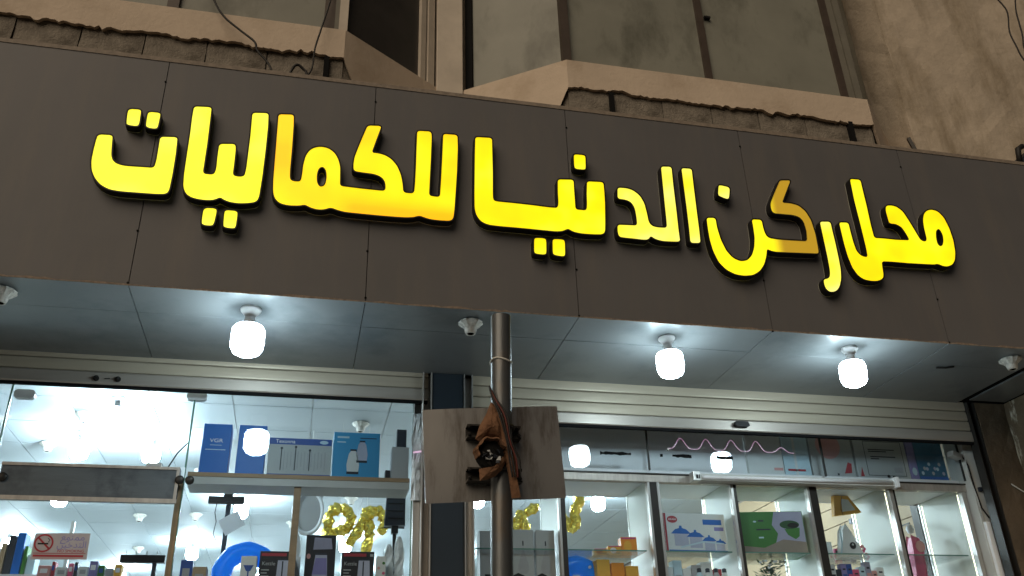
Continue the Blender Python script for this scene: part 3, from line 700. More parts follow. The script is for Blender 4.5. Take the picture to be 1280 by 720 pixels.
for pts, lab in (([(5.62, .3, 7.4), (5.6, .22, 7.143), (5.50, .18, 6.855), (5.49, .16, 6.679), (5.50, .14, 6.494), (5.62, .1, 6.2), (5.7, .1, 5.33)], 'outer of two thin cables drooping at the top right edge'),
                 ([(5.72, .2, 7.3), (5.60, .14, 7.056), (5.55, .12, 6.78), (5.52, .12, 6.602), (5.58, .1, 6.4), (5.75, .1, 5.33)], 'inner of two thin cables drooping at the top right edge')):
    tag(MB().tube(curve(pts), .0065, 6).build('hanging_cable', M['cable'], None, True), lab, 'cable')
fl = empty('junction_box', (5.16, .25, ZT)); tag(fl, 'dark junction box on the sign top at the right edge', 'junction box')
MB().prism([(-.19, 0), (-.10, .12), (.02, .17), (.10, .28), (.34, .30), (.34, 0)], -.03, .10).build('housing', M['charcoal'], fl, bevel=.004)
MB().tube([(.03, -.02, .17), (.05, -.03, .31), (.10, -.03, .34)], .022, 8).build('gland', M['cable'], fl, True)

# ------------------------------------------------------------------ street sign post in front of the shops
post = empty('sign_post', (.64, -1.5, 0)); post.location = (0, 0, 0)
tag(post, 'grey metal street post carrying the bare back of a sign plate', 'sign post')
PX = lambda z: .652 + (z-2.1)*.0202
MB().tube([(PX(z), -1.5, z) for z in (0, .8, 1.6, 2.2, 2.6, 3.044)], .0375, 24, caps=False).build('pole', M['galv'], post, True)
MB().lathe([(.036, 0), (.002, .006)], (PX(3.03), -1.5, 3.03), 20).build('pole_cap', M['dark_frame'], post)
# plate: a real sheet, slightly bowed
nx, nz = 36, 24; mb = MB(); c00, c10, c11, c01 = (.409, 2.359), (.910, 2.391), (.896, 2.735), (.392, 2.694)
for s_ in (0, .003):
    for i in range(nx+1):
        for j in range(nz+1):
            u, v = i/nx, j/nz
            x = (c00[0]*(1-u)+c10[0]*u)*(1-v)+(c01[0]*(1-u)+c11[0]*u)*v
            z = (c00[1]*(1-u)+c10[1]*u)*(1-v)+(c01[1]*(1-u)+c11[1]*u)*v
            mb.v.append((x, -1.42 + s_ + .005*(2*u-1)**2 + .002*math.sin(5*v+4*u) + .0008*math.sin(11*u+2*v), z))
N = (nx+1)*(nz+1); q = lambda i, j, s_: s_*N+i*(nz+1)+j
for i in range(nx):
    for j in range(nz):
        mb.f += [(q(i, j, 0), q(i+1, j, 0), q(i+1, j+1, 0), q(i, j+1, 0)), (q(i, j, 1), q(i, j+1, 1), q(i+1, j+1, 1), q(i+1, j, 1))]
for i in range(nx):
    mb.f += [(q(i, 0, 0), q(i, 0, 1), q(i+1, 0, 1), q(i+1, 0, 0)), (q(i, nz, 0), q(i+1, nz, 0), q(i+1, nz, 1), q(i, nz, 1))]
for j in range(nz):
    mb.f += [(q(0, j, 0), q(0, j+1, 0), q(0, j+1, 1), q(0, j, 1)), (q(nx, j, 0), q(nx, j, 1), q(nx, j+1, 1), q(nx, j+1, 0))]
pl_ = mb.build('sign_plate', M['plate'], post)
for z0 in (2.586, 2.430):
    ch = MB()
    for dz in (0, .042): ch.box(.547, .742, -1.463, -1.4215, z0+dz, z0+dz+.006)
    ch.box(.547, .742, -1.4275, -1.4215, z0+.0062, z0+.0418)
    b = ch.build('bracket', M['dark_frame'], post)
    for x in (.555, .733):
        for dz in (.010, .038):
            MB().lathe([(.0065, 0), (.0065, .006), (.003, .009)], n=6).build('bolt', M['black'], b, loc=(x, -1.464, z0+dz), rot=(R(90), 0, 0))
    pts = []
    for k in range(13):
        a = math.pi*k/12; pts.append((PX(z0)+.043*math.cos(a), -1.5-.043*math.sin(a), z0+.024))
    pts = [(pts[0][0], -1.43, pts[0][2])] + pts + [(pts[-1][0], -1.43, pts[-1][2])]
    MB().tube(pts, .007, 6).build('u_clamp', M['dark_frame'], b, True)
# torn rusty lamp hood wrapped on the pole
def shell(poly, y, bulge, cx, cz, th=.004, name='hood', m='rust', amp=.0):
    n = len(poly); mb = MB(); rr = random.Random(n)
    P = [Vector(p) for p in poly]; c = Vector((sum(p.x for p in P)/n, sum(p.y for p in P)/n))
    rings = [1.0, .75, .45, .15]
    for s_ in (0, th):
        for k, f in enumerate(rings):
            for p in P:
                w = c+(p-c)*f
                mb.v.append((w.x, y+s_-bulge*(1-f*f)+rr.uniform(-amp, amp), w.y))
    K = len(rings)
    for s_ in range(2):
        o = s_*K*n
        for k in range(K-1):
            for i in range(n):
                f = (o+k*n+i, o+k*n+(i+1) % n, o+(k+1)*n+(i+1) % n, o+(k+1)*n+i)
                mb.f.append(f if s_ == 0 else f[::-1])
        mb.f.append(tuple(o+(K-1)*n+i for i in range(n)))
    for i in range(n): mb.f.append((i, (i+1) % n, K*n+(i+1) % n, K*n+i))
    return mb.build(name, M[m], post, smooth=False)
def arch(c, r0, r1, a0, a1, y0, y1, n=14, sz=1.0, name='rusty_hood'):
    """curved band of sheet metal, outer radius r0 and inner r1, seen face on, with depth"""
    mb = MB(); rr = random.Random(4)
    for i in range(n+1):
        a = R(a0+(a1-a0)*i/n); k = .004*math.sin(7*a)
        for (r_, y) in ((r0+k, y1), (r0*.93+k, y0), (r1+k, y0-.006), (r1*.97+k, y1)):
            mb.v.append((c[0]+r_*math.cos(a), y+rr.uniform(-.002, .002), c[1]+r_*math.sin(a)*sz))
    for i in range(n):
        for k in range(4): mb.f.append((i*4+k, i*4+(k+1) % 4, (i+1)*4+(k+1) % 4, (i+1)*4+k))
    mb.f += [(0, 1, 2, 3), tuple(n*4+k for k in (3, 2, 1, 0))]
    return mb.build(name, M['rust'], post)
shell([(.617, 2.69), (.600, 2.645), (.575, 2.600), (.560, 2.552), (.575, 2.545), (.60, 2.560), (.63, 2.560), (.655, 2.545), (.667, 2.60), (.650, 2.66)], -1.545, .028, 0, 0, name='rusty_hood', amp=.003)
arch((.608, 2.497), .056, .046, 20, 200, -1.59, -1.545, sz=1.0, name='hood_rim')
shell([(.571, 2.404), (.569, 2.444), (.590, 2.446), (.622, 2.455), (.645, 2.48), (.663, 2.505), (.662, 2.475), (.648, 2.445), (.625, 2.422), (.60, 2.410)], -1.56, .02, 0, 0, name='rusty_flap', amp=.003)
shell([(.632, 2.700), (.65, 2.665), (.668, 2.635), (.686, 2.555), (.700, 2.479), (.697, 2.40), (.712, 2.354), (.681, 2.350), (.671, 2.437), (.652, 2.52), (.638, 2.605), (.626, 2.66)], -1.55, .022, 0, 0, name='rusty_strap', amp=.004)
MB().lathe([(.050, 0), (.046, .02), (.02, .03)], n=16).build('hood_cavity', M['gap'], post, loc=(.608, -1.548, 2.492), rot=(R(90), 0, 0))
rr = random.Random(12)
for k in range(16):
    a, d = rr.uniform(0, 6.28), rr.uniform(0, .036)
    s_ = rr.uniform(.006, .013)
    o = MB().add([(rr.uniform(-1, 1)*s_, rr.uniform(-1, 1)*s_*.6, rr.uniform(-1, 1)*s_) for _ in range(6)], [(0, 1, 2), (0, 2, 3), (0, 3, 4), (1, 2, 5), (2, 3, 5), (3, 4, 5), (4, 0, 1), (4, 5, 1)]).build('debris', M[('charcoal', 'black', 'silver_print')[k % 3]], post)
    o.location = (.608+d*math.cos(a), -1.585, 2.487+d*.8*math.sin(a)-.006)
for j, (dx, m) in enumerate(((0, 'cable'), (.010, 'red_wire'), (-.008, 'cable'), (.019, 'cable'))):
    pts = [(.612, -1.545, 2.749), (.623+dx*.5, -1.558, 2.699), (.646+dx, -1.585, 2.627), (.664+dx*.6, -1.588, 2.542), (.679+dx*1.3, -1.585, 2.473), (.688+dx, -1.575, 2.415)]
    MB().tube(curve(pts), .0032, 5).build('wire', M[m], post, True)
pts = [(PX(2.86)+.0395*math.cos(R(a)), -1.5+.0395*math.sin(R(a)), 2.86+.006*math.sin(R(a*2))) for a in range(0, 361, 20)]
MB().tube(pts, .0035, 5).build('tie_wire', M['offwhite'], post, True)

# ------------------------------------------------------------------ shop room behind the glass
RX0, RX1, RY1, ZC = -4.2, 4.84, 10.85, 4.05
tag(bx('shop_floor', M['floor'], None, RX0, RX1, 1.0, RY1, 0, .02), kind='structure')
ceil = bx('shop_ceiling', M['white'], None, RX0, RX1, 1.25, RY1, ZC+.012, ZC+.1); tag(ceil, kind='structure')
tile = None
for i in range(15):
    for j in range(16):
        if tile is None:
            tile = MB().box(-.2965, .2965, -.2965, .2965, 0, .010).build('ceiling_tile', M['tile'], ceil); o = tile
        else:
            o = tile.copy(); COL.objects.link(o); o.parent = ceil
        o.location = (RX0+.3+.6*i+.02, 1.55+.6*j, ZC+random.uniform(0, .0015))
tag(bx('shop_wall_left', M['offwhite'], None, RX0-.1, RX0, 1.0, RY1, 0, ZC+.1), kind='structure')
tag(bx('shop_wall_back', M['offwhite'], None, RX0-.1, RX1+.2, RY1, RY1+.1, 0, ZC+.1), kind='structure')
tag(bx('lintel', M['brown_wall'], None, RX0-.1, RX1+.1, 1.13, 1.25, ZS+.07, ZC+.3), kind='structure')
wr = bx('shop_wall_right', M['brown_wall'], None, RX1+.03, RX1+.2, 1.3, RY1, 0, ZC+.1); tag(wr, kind='structure')
sl0 = None
for j in range(22):
    z0 = .4+.165*j
    if z0 > ZC-.1: break
    if sl0 is None: o = sl0 = MB().box(0, .02, 1.32, RY1-.02, 0, .157).build('slatwall_board', M['slat'], wr)
    else: o = sl0.copy(); COL.objects.link(o); o.parent = wr
    o.location = (RX1+.008, 0, z0)

# lit bulbs and empty sockets on the shop ceiling
for (x, y, lab) in ((-1.41, 2.41, 'dazzling white bulb on the shop ceiling behind the glass door'), (-1.82, 3.3, 'left one of two glowing bulbs just above the door header'), (-1.27, 3.35, 'right one of two glowing bulbs just above the door header'), (-2.3, 4.95, 'glowing bulb deep in the left shop above the no smoking notice'),
                    (-.62, 5.3, 'glowing bulb on the shop ceiling above the blue swim ring'), (-1.3, 7.6, 'farthest glowing bulb seen under the door header'),
                    (.55, 7.0, 'glowing bulb behind the gold foil balloons of the left window'), (1.75, 4.6, 'glowing bulb behind the sign plate in the right shop'),
                    (3.05, 4.6, 'glowing bulb above the orange toy packs in the right shop'), (3.62, 3.7, 'glowing bulb above the pot set carton in the right shop'), (2.3, 8.2, 'far glowing bulb in the right shop'),
                    (-3.3, 7.2, 'deep glowing bulb at the far left behind the no smoking notice'), (-2.4, 9.4, 'deepest glowing bulb right of the no smoking notice'), (-.5, 9.3, 'deepest glowing bulb beside the blue swim ring'), (1.0, 9.3, 'deepest glowing bulb behind the kettle boxes')):
    led_bulb((x, y, ZC), lab, mt='bulb_in', group='lit bulbs on the shop ceiling', s=.85)
for (x, y, lab) in ((-1.72, 2.8, 'just left of the dazzling ceiling bulb'), (-2.15, 3.62, 'nearest the left glass clamp'), (-.75, 3.4, 'left of the first blue box'), (.42, 2.75, 'right above the light blue box'),
                    (-.95, 4.3, 'just right of the door header end'), (-.2, 4.3, 'above the oval tray'), (-1.75, 6.2, 'below the middle of the door header'), (-1.15, 6.1, 'below the right end of the door header'),
                    (-.1, 6.4, 'left of the oval tray'), (.5, 5.2, 'above the gold balloons'), (-2.0, 8.0, 'right of the no smoking notice'), (2.9, 3.0, 'above the pot set carton'), (1.3, 6.0, 'seen beside the pole below the sign plate')):
    lamp_socket((x, y, ZC), 'small empty lamp socket '+lab, 'empty sockets on the shop ceiling', 'ceiling_socket')

# ------------------------------------------------------------------ left shop front: glass, door header, clamps
lf = empty('glass_shopfront', (-.7, 1.1, 0)); lf.location = (0, 0, 0)
tag(lf, 'frameless glass shop front with a steel door header on the left', 'shop front')
for x0, x1, z0, z1 in ((-3.4, -1.745, 0, 3.70), (-1.735, -.705, 3.165, 3.70), (-.695, .655, 0, 3.72)):
    p = bx('glass_pane', M['glass'], lf, x0, x1, 1.095, 1.105, z0, z1)
    bx('pane_edge', M['glass_edge'], p, x0-.0045, x0-.0002, 1.092, 1.108, z0, z1)
    bx('pane_edge', M['glass_edge'], p, x1+.0002, x1+.0045, 1.092, 1.108, z0, z1)
d = bx('door_pane', M['glass'], lf, -1.725, -.715, 1.095, 1.105, .02, 2.94)
hd = bx('door_header', M['steel'], lf, -1.69, -.725, 1.062, 1.138, 2.95, 3.155, .004)
bx('header_lip', M['alu_dirty'], hd, -1.695, -.72, 1.055, 1.0615, 2.937, 2.962)
bx('header_lip', M['alu_dirty'], hd, -1.69, -.725, 1.055, 1.0615, 3.135, 3.152)
bx('header_end', M['alu_dirty'], hd, -.741, -.724, 1.054, 1.0612, 2.963, 3.134)
for x, z in ((-1.70, 3.065), (-.69, 3.075)):
    for dx in (-.028, .028):
        MB().lathe([(.026, 0), (.026, .012), (.02, .018)], n=16).build('header_clamp', M['dark_frame'], lf, True, loc=(x+dx, 1.06, z), rot=(R(90), 0, 0))
for x, z in ((-1.665, 3.575), (-.690, 3.612)):
    MB().prism([(-.055, -.018), (-.06, 0), (-.055, .018), (-.04, .026), (.04, .026), (.055, .018), (.06, 0), (.055, -.018), (.04, -.026), (-.04, -.026)], -.018, .018).build('glass_clamp', M['chrome'], lf, bevel=.004, loc=(x, 1.1, z))
bx('top_track', M['alu_dirty'], lf, -3.4, .70, 1.06, 1.14, 3.705, 3.77)
bx('header_spring', M['chrome'], hd, -.92, -.83, 1.07, 1.12, 3.1552, 3.18, .006)
MB().tube([(-.80, 1.10, 3.158), (-.76, 1.11, 3.25), (-.71, 1.12, 3.32)], .004, 5).build('header_wire', M['cable'], hd)
# side frame next to the pillar
bx('side_frame', M['dark_frame'], lf, .657, .698, 1.03, 1.12, 3.08, 3.70)
bx('side_frame', M['alu'], lf, .66, .698, 1.03, 1.12, 0, 3.078)
bx('wood_jamb', M['wood'], lf, -.735, -.70, 1.112, 1.16, 0, 3.08)
wp = MB(); rw = random.Random(8)
pts = []
for j in range(15):
    for i in range(5):
        wp.v.append((.645+.014*i+rw.uniform(-.006, .006), 1.02+rw.uniform(-.012, .006), 2.98+.04*j))
wp.f = [(j*5+i, j*5+i+1, (j+1)*5+i+1, (j+1)*5+i) for j in range(14) for i in range(4)]
w = wp.build('plastic_wrap', M['plastic_wrap'], None); w.modifiers.new('t', 'SOLIDIFY').thickness = .002
tag(w, 'crumpled clear plastic strip hanging beside the left shutter guide', 'plastic wrap')

# no smoking notice
ns = empty('no_smoking_notice', (-1.30, 1.088, 2.60)); tag(ns, 'red and grey no smoking notice stuck on the glass door', 'notice')
MB().prism([(-.145, .015), (.145, .019), (.142, .163), (-.145, .159)], -.002, -.0004).build('notice_card', M['sign_grey'], ns)
ringm = MB(); n = 28
for r_ in (.050, .041):
    for y in (-.0036, -.0022):
        for k in range(n): ringm.v.append((-.092+r_*math.cos(6.2832*k/n), y, .105+r_*math.sin(6.2832*k/n)))
for k in range(n):
    k2 = (k+1) % n
    ringm.f += [(k, k2, 2*n+k2, 2*n+k), (k, n+k, n+k2, k2), (2*n+k, 2*n+k2, 3*n+k2, 3*n+k)]
ringm.build('prohibition_ring', M['red_print'], ns)
MB().prism([(-.128, .132), (-.121, .139), (-.056, .078), (-.063, .071)], -.0036, -.0022).build('prohibition_bar', M['red_print'], ns)
MB().prism([(-.122, .098), (-.068, .098), (-.068, .106), (-.122, .106)], -.0042, -.0024).build('cigarette', M['black'], ns)
MB().tube([(-.07, -.003, .11), (-.062, -.003, .122), (-.074, -.003, .132)], .002, 5).build('smoke_mark', M['charcoal'], ns)
text('\uFECA\uFEEE\uFEE8\uFEE4\uFEE3', M['purple'], ns, .052, (.055, -.0026, .138), name='arabic_lettering')
text('\uFEE6\uFEF4\uFEA7\uFEAA\uFE98\uFEDF\u0627', M['purple'], ns, .050, (.055, -.0026, .097), name='arabic_lettering')
text('NO SMOKING', M['red_print'], ns, .022, (.055, -.0026, .063))
bx('red_rule', M['red_print'], ns, -.135, .135, -.0032, -.0022, .049, .052)
bx('red_band', M['red_print'], ns, -.135, .125, -.0032, -.0022, .031, .042)
bx('red_rule', M['pink'], ns, -.135, .125, -.0032, -.0022, .023, .026)

# ------------------------------------------------------------------ left window: shelf and goods
sh = empty('window_shelf', (0, 1.3, 3.1)); sh.location = (0, 0, 0)
tag(sh, 'wooden edged shelf board across the left shop window', 'shelf')
bx('board', M['shelf_grey'], sh, -.69, .65, 1.165, 1.39, 3.085, 3.150)
bx('edge_strip', M['wood'], sh, -.69, .65, 1.152, 1.1645, 3.128, 3.153)
bx('edge_panel', M['shelf_grey'], sh, -.69, .65, 1.156, 1.1645, 3.083, 3.1275)
bx('upright', M['wood'], sh, -.058, -.016, 1.17, 1.21, 2.0, 3.082)

def carton(name, m, x0, x1, y, d, z0, z1, label, cat='box', group=None, lean=0, yaw=0):
    e = empty(name, ((x0+x1)/2, y, z0), (lean, 0, yaw)); tag(e, label, cat, group)
    w = (x1-x0)/2
    MB().box(-w, w, 0, d, 0, z1-z0).build('carton', M[m], e, bevel=.003)
    return e, w, z1-z0
def patch(e, m, poly, name='print', lift=.0015):
    return MB().prism(poly, -lift, -.0006).build(name, M[m], e)
def R4(x0, x1, z0, z1): return [(x0, z0), (x1, z0), (x1, z1), (x0, z1)]
def ell(cx, cz, rx, rz, n=18): return [(cx+rx*math.cos(6.28318*k/n), cz+rz*math.sin(6.28318*k/n)) for k in range(n)]

G1 = 'boxed goods on the left window shelf'
e, w, hh = carton('blue_box', 'blue_box', -.640, -.470, 1.22, .13, 3.1505, 3.487, 'plain deep blue box at the left end of the window shelf', group=G1, lean=R(-2))
text('VGR', M['white'], e, .034, (0, -.002, .225), sx=1.2); patch(e, 'ice', R4(-.06, .06, .165, .170), 'print_line'); patch(e, 'ice', R4(-.035, .035, .195, .198), 'print_line')
e, w, hh = carton('blue_box', 'blue_box', -.425, -.255, 1.22, .13, 3.1505, 3.487, 'second blue box on the window shelf, beside the white set carton', group=G1, lean=R(-2))
text('VGR', M['ice'], e, .026, (0, -.002, .235), sx=1.2)
e, w, hh = carton('set_carton', 'box_grey', -.235, .155, 1.22, .12, 3.1505, 3.412, 'white and navy cutlery set carton in the middle of the shelf', group=G1, lean=R(-2))
patch(e, 'navy', R4(-.193, .193, .218, .259), 'header_band'); patch(e, 'navy', R4(-.193, .193, .004, .026), 'footer_band')
text('Texonna', M['white'], e, .034, (-.095, -.0022, .237)); patch(e, 'ice', ell(.145, .238, .027, .012), 'oval_badge', .0022)
for i in range(13):
    x = -.10+.021*i; patch(e, 'silver_print', R4(x, x+.007, .05+.012*(i % 3), .175-.01*(i % 2)), 'cutlery_print')
for x, z in ((-.115, .185), (-.028, .195), (.06, .175)):
    patch(e, 'charcoal', R4(x-.003, x+.003, .05, z), 'knife_print', .002); patch(e, 'charcoal', ell(x, z+.008, .008, .008, 10), 'knob_print', .002)
e, w, hh = carton('blender_box', 'lblue_box', .165, .460, 1.22, .15, 3.1505, 3.466, 'light blue square box with two white bottles on the front', group=G1, lean=R(-2))
def bottle(x, z, s, m1='pot_body'):
    patch(e, m1, [(x-.035*s, z), (x+.035*s, z), (x+.04*s, z+.05*s), (x+.028*s, z+.12*s), (x+.015*s, z+.14*s), (x-.015*s, z+.14*s), (x-.028*s, z+.12*s), (x-.04*s, z+.05*s)], 'bottle_print')
    patch(e, 'charcoal', R4(x-.038*s, x+.038*s, z-.012*s, z+.004*s), 'base_print', .0022); patch(e, 'charcoal', R4(x-.02*s, x+.02*s, z+.14*s, z+.152*s), 'lid_print', .0022)
bottle(.035, .125, .9); bottle(-.020, .05, 1.0, 'box_white')
patch(e, 'ice', R4(-.125, -.05, .275, .287), 'print_line'); patch(e, 'charcoal', R4(.02, .125, .275, .281), 'print_line'); patch(e, 'ice', R4(-.125, -.07, .245, .252), 'print_line')
carton('grey_box', 'grey_box', .538, .648, 1.22, .12, 3.1505, 3.378, 'plain grey box at the right end of the window shelf', group=G1)
carton('small_box', 'charcoal', .568, .632, 1.23, .09, 3.3785, 3.50, 'small dark box standing on the plain grey box', group=G1)
carton('small_box', 'black_box', .500, .532, 1.22, .06, 3.1505, 3.222, 'tiny black box between the light blue and grey boxes', group=G1)

ls = empty('lower_shelf', (0, 1.3, 2.45)); ls.location = (0, 0, 0); tag(ls, 'glass display shelf low in the left shop window', 'shelf')
bx('shelf_pane', M['case_glass'], ls, -.66, .64, 1.15, 1.75, 2.437, 2.445)
for x in (-.655, .635):
    bx('bracket_rail', M['alu'], ls, x-.006, x+.006, 1.6, 1.75, 0, 2.436)
G2 = 'kettle boxes in the left window'
def kettle(x0, x1, z1, label, glassy=False):
    e, w, hh = carton('kettle_box', 'black_box', x0, x1, 1.35, .14, 2.446, z1, label, group=G2)
    if not glassy:
        patch(e, 'red_print', R4(-w+.01, w-.05, hh-.03, hh-.012), 'header_band')
        text('Kettle', M['silver_print'], e, .032, (-w+.055, -.002, hh-.075))
        patch(e, 'pot_body', [(-.005, hh-.25), (w-.02, hh-.25), (w-.028, hh-.055), (.005, hh-.055)], 'kettle_print')
        patch(e, 'charcoal', R4(.005, w-.028, hh-.055, hh-.045), 'lid_print'); patch(e, 'charcoal', R4(.03, .038, hh-.24, hh-.06), 'handle_print', .002)
        patch(e, 'silver_print', R4(w-.026, w-.006, hh-.03, hh-.015), 'logo_print')
        for q_ in range(4): patch(e, 'silver_print', R4(-w+.014, -w+.06-.012*(q_ % 2), hh-.115-.018*q_, hh-.109-.018*q_), 'text_line')
    else:
        patch(e, 'lilac', [(-w+.045, hh-.09), (w-.02, hh-.085), (w-.03, hh-.02), (-w+.05, hh-.015)], 'title_print')
        patch(e, 'pot_body', [(-.05, hh-.30), (.05, hh-.30), (.04, hh-.12), (-.03, hh-.12)], 'kettle_print'); patch(e, 'purple', [(-.045, hh-.24), (.045, hh-.24), (.038, hh-.14), (-.028, hh-.14)], 'glass_print', .002)
        patch(e, 'charcoal', R4(-.032, .04, hh-.122, hh-.108), 'lid_print', .002); patch(e, 'pink', ell(-w+.02, hh-.13, .012, .016), 'fruit_print', .002)
    return e
kettle(-.23, -.022, 2.73, 'black kettle box left of the wooden upright')
kettle(.040, .222, 2.832, 'taller black box printed with a glass kettle', True)
kettle(.262, .462, 2.734, 'black kettle box below the gold balloons')
e, w, hh = carton('white_box', 'box_white', -.335, -.243, 1.30, .09, 2.446, 2.69, 'small white box with a blue fan print before the swim ring')
patch(e, 'navy', [(-.03, .19), (.03, .19), (.012, .155), (-.012, .155)], 'fan_print'); patch(e, 'navy', R4(-.004, .004, .12, .155), 'fan_print')

def torus(name, c, R0, r0, m, label, cat, rot=(0, 0, 0), sx=1):
    n, k = 36, 14; mb = MB()
    for i in range(n):
        a = 6.28318*i/n
        for j in range(k):
            b = 6.28318*j/k; rr_ = R0+r0*math.cos(b)*(1+.05*math.sin(9*a))
            mb.v.append((rr_*math.cos(a)*sx, r0*math.sin(b), rr_*math.sin(a)))
    mb.f = [(i*k+j, i*k+(j+1) % k, ((i+1) % n)*k+(j+1) % k, ((i+1) % n)*k+j) for i in range(n) for j in range(k)]
    e = empty(name, c, rot); tag(e, label, cat)
    mb.build('inflated_tube', M[m], e, True)
    MB().lathe([(.010, 0), (.010, .012), (.004, .02)], n=10).build('valve', M['white'], e, True, loc=(R0*.6, -r0*1.0, R0*.75), rot=(R(90), 0, 0))
    return e
torus('swim_ring', (-.32, 1.68, 2.645), .148, .062, 'blue_ring', 'bright blue inflatable swim ring in the left window', 'swim ring', (R(-8), 0, R(6)))

# oval tray hung behind the upright
tr = empty('oval_tray', (.047, 3.0, 3.363)); tr.scale = (1.22, 1.22, 1.22); MB().tube([(0, .01, .15), (0, .01, (ZC-3.363)/1.22)], .002, 4).build('hanging_cord', M['offwhite'], tr); tag(tr, 'white rimmed oval tray hanging behind the wooden upright', 'tray')
n = 32; mb = MB()
for (rx, rz, y) in ((.106, .155, .012), (.106, .155, -.01), (.094, .142, -.016), (.088, .135, -.008), (.08, .125, .004)):
    for k in range(n): mb.v.append((rx*math.cos(6.28318*k/n), y, rz*math.sin(6.28318*k/n)))
mb.f = [(i*n+k, i*n+(k+1) % n, (i+1)*n+(k+1) % n, (i+1)*n+k) for i in range(4) for k in range(n)]
mb.build('rim', M['white'], tr, True)
MB().prism(ell(0, 0, .081, .126, 32), .002, .006).build('tray_base', M['grey_box'], tr)
bx('hang_card', M['white'], tr, -.085, .09, .014, .018, .06, .165)
bt = MB().lathe([(.03, 0), (.035, .05), (.028, .12), (.014, .15), (.012, .17)], n=16).build('white_bottle', M['white'], None, True, loc=(-.025, 1.55, 2.73))
tag(bt, 'small white bottle below the oval tray', 'bottle')
bx('bottle_stand', M['white'], bt, -.04, .04, -.03, .03, -.284, -.001)

# foil balloons
def crinkle(mb, pts, r, n=11):
    """fat foil tube with creased facets and a flat seam"""
    q = curve(pts, 7); m = len(q)
    rr_ = [r*(.3 if i in (0, m-1) else .8 if i in (1, m-2) else 1)*(1+.14*math.sin(i*1.9)+random.uniform(-.14, .14)) for i in range(m)]
    n0 = len(mb.v); mb.tube(q, rr_, n)
    for i in range(n0, len(mb.v)):
        v = mb.v[i]; mb.v[i] = tuple(x+random.uniform(-.22, .22)*r for x in v)
    return mb
def balloon(loc, strokes, r, label, rotz=0, group='gold foil balloons', s=1):
    e = empty('foil_balloon', loc, (0, 0, rotz)); e.scale = (s, s, s); tag(e, label, 'balloon', group)
    for s_ in strokes: crinkle(MB(), s_, r).build('foil_tube', M['gold'], e)
    MB().tube([(0, 0, 0), (.01, 0, .02), (.0, .0, (ZC-loc[2])/s)], .0015, 4).build('string', M['offwhite'], e)
    return e
balloon((.281, 2.8, 3.038), [[(-.08, 0, -.02), (-.07, .01, .1), (-.06, 0, .25)], [(-.06, 0, .25), (.03, -.02, .27), (.09, 0, .21), (.06, .01, .14), (-.04, 0, .11)]], .036, 'crumpled gold foil balloon shaped like a loop, left window', s=1.13)
balloon((.496, 2.78, 3.02), [[(-.11, 0, .04), (-.06, .02, .12), (.0, 0, .22), (.06, -.01, .27)], [(-.02, 0, .26), (.08, .01, .28), (.14, 0, .20), (.10, 0, .12)], [(.0, -.02, -.02), (.03, 0, .1), (.02, 0, .22)]], .036, 'larger crumpled gold foil balloon with hanging legs, left window', s=1.13)
balloon((1.80, 2.8, 3.16), [[(-.16, 0, .0), (-.13, 0, .17)], [(-.13, 0, .17), (-.08, .01, .03), (-.03, 0, .18)], [(-.03, 0, .18), (.02, 0, .0)], [(-.0, 0, .16), (.11, 0, .22)]], .034, 'gold foil balloon with zigzag strokes below the sign plate', s=1.15)
balloon((2.17, 2.78, 3.19), [[(-.12, 0, .24), (-.06, .01, .12), (.04, 0, .02)], [(-.13, 0, .08), (-.02, 0, .05), (.05, 0, .02)], [(.04, 0, .02), (.05, 0, .14), (.10, 0, .24)]], .034, 'gold foil balloon with crossed strokes right of the sign plate', s=1.3)

# dark appliance and clear bags at the right of the left window
ap = empty('wall_speaker', (.615, 1.66, 2.945)); tag(ap, 'dark grey slatted speaker hanging at the right of the left window', 'speaker')
MB().prism([(-.065, .02), (.065, .02), (.06, .27), (-.055, .27)], -.03, .05).build('cabinet', M['charcoal'], ap, bevel=.005)
for k in range(4): bx('grille_bar', M['black'], ap, -.052, .052, -.036, -.0305, .06+.05*k, .068+.05*k)
bx('foot', M['black'], ap, -.022, .022, -.02, .03, -.03, .0195)
bx('stand_pole', M['black'], ap, -.012, .012, -.005, .02, -2.92, -.0305)
for i, (x, z) in enumerate(((.56, 2.80), (.625, 2.85))):
    mb = MB(); rb = random.Random(i)
    for j in range(9):
        for k in range(8):
            a = 6.28318*k/8; s_ = (.5 if j in (0, 8) else 1)
            mb.v.append((x+(.032+rb.uniform(-.009, .009))*math.cos(a)*s_, 1.45+(.02+rb.uniform(-.008, .008))*math.sin(a), z-.36+.045*j))
    mb.f = [(j*8+k, j*8+(k+1) % 8, (j+1)*8+(k+1) % 8, (j+1)*8+k) for j in range(8) for k in range(8)]
    tag(mb.build('plastic_bag', M['plastic_wrap']), ('clear plastic bag hanging left below the slatted speaker', 'clear plastic bag hanging right below the slatted speaker')[i], 'bag', 'clear bags in the left window')

# camera arm with a tilted white panel
ca = empty('display_stand', (-.579, 2.8, 3.365)); ca.scale = (1.15, 1.15, 1.15); tag(ca, 'black display stand with a crossbar and a tilted white panel, left shop', 'display arm')
bx('crossbar', M['black'], ca, -.115, .115, -.02, .02, 0, .045)
bx('hinge', M['black'], ca, -.02, .04, -.025, .025, .0455, .075)
bx('mast', M['charcoal'], ca, .0, .03, .022, .045, -2.9, .0)
p = bx('panel', M['white'], ca, -.07, .07, -.006, .006, -.055, .055); p.location = (.05, -.01, -.13); p.rotation_euler = (R(10), R(-32), 0)
MB().tube([(-.06, 0, 0), (-.065, .0, -.06), (-.05, 0, -.12), (-.06, 0, -.2), (-.03, 0, -.26)], .003, 5).build('loose_wire', M['cable'], ca)

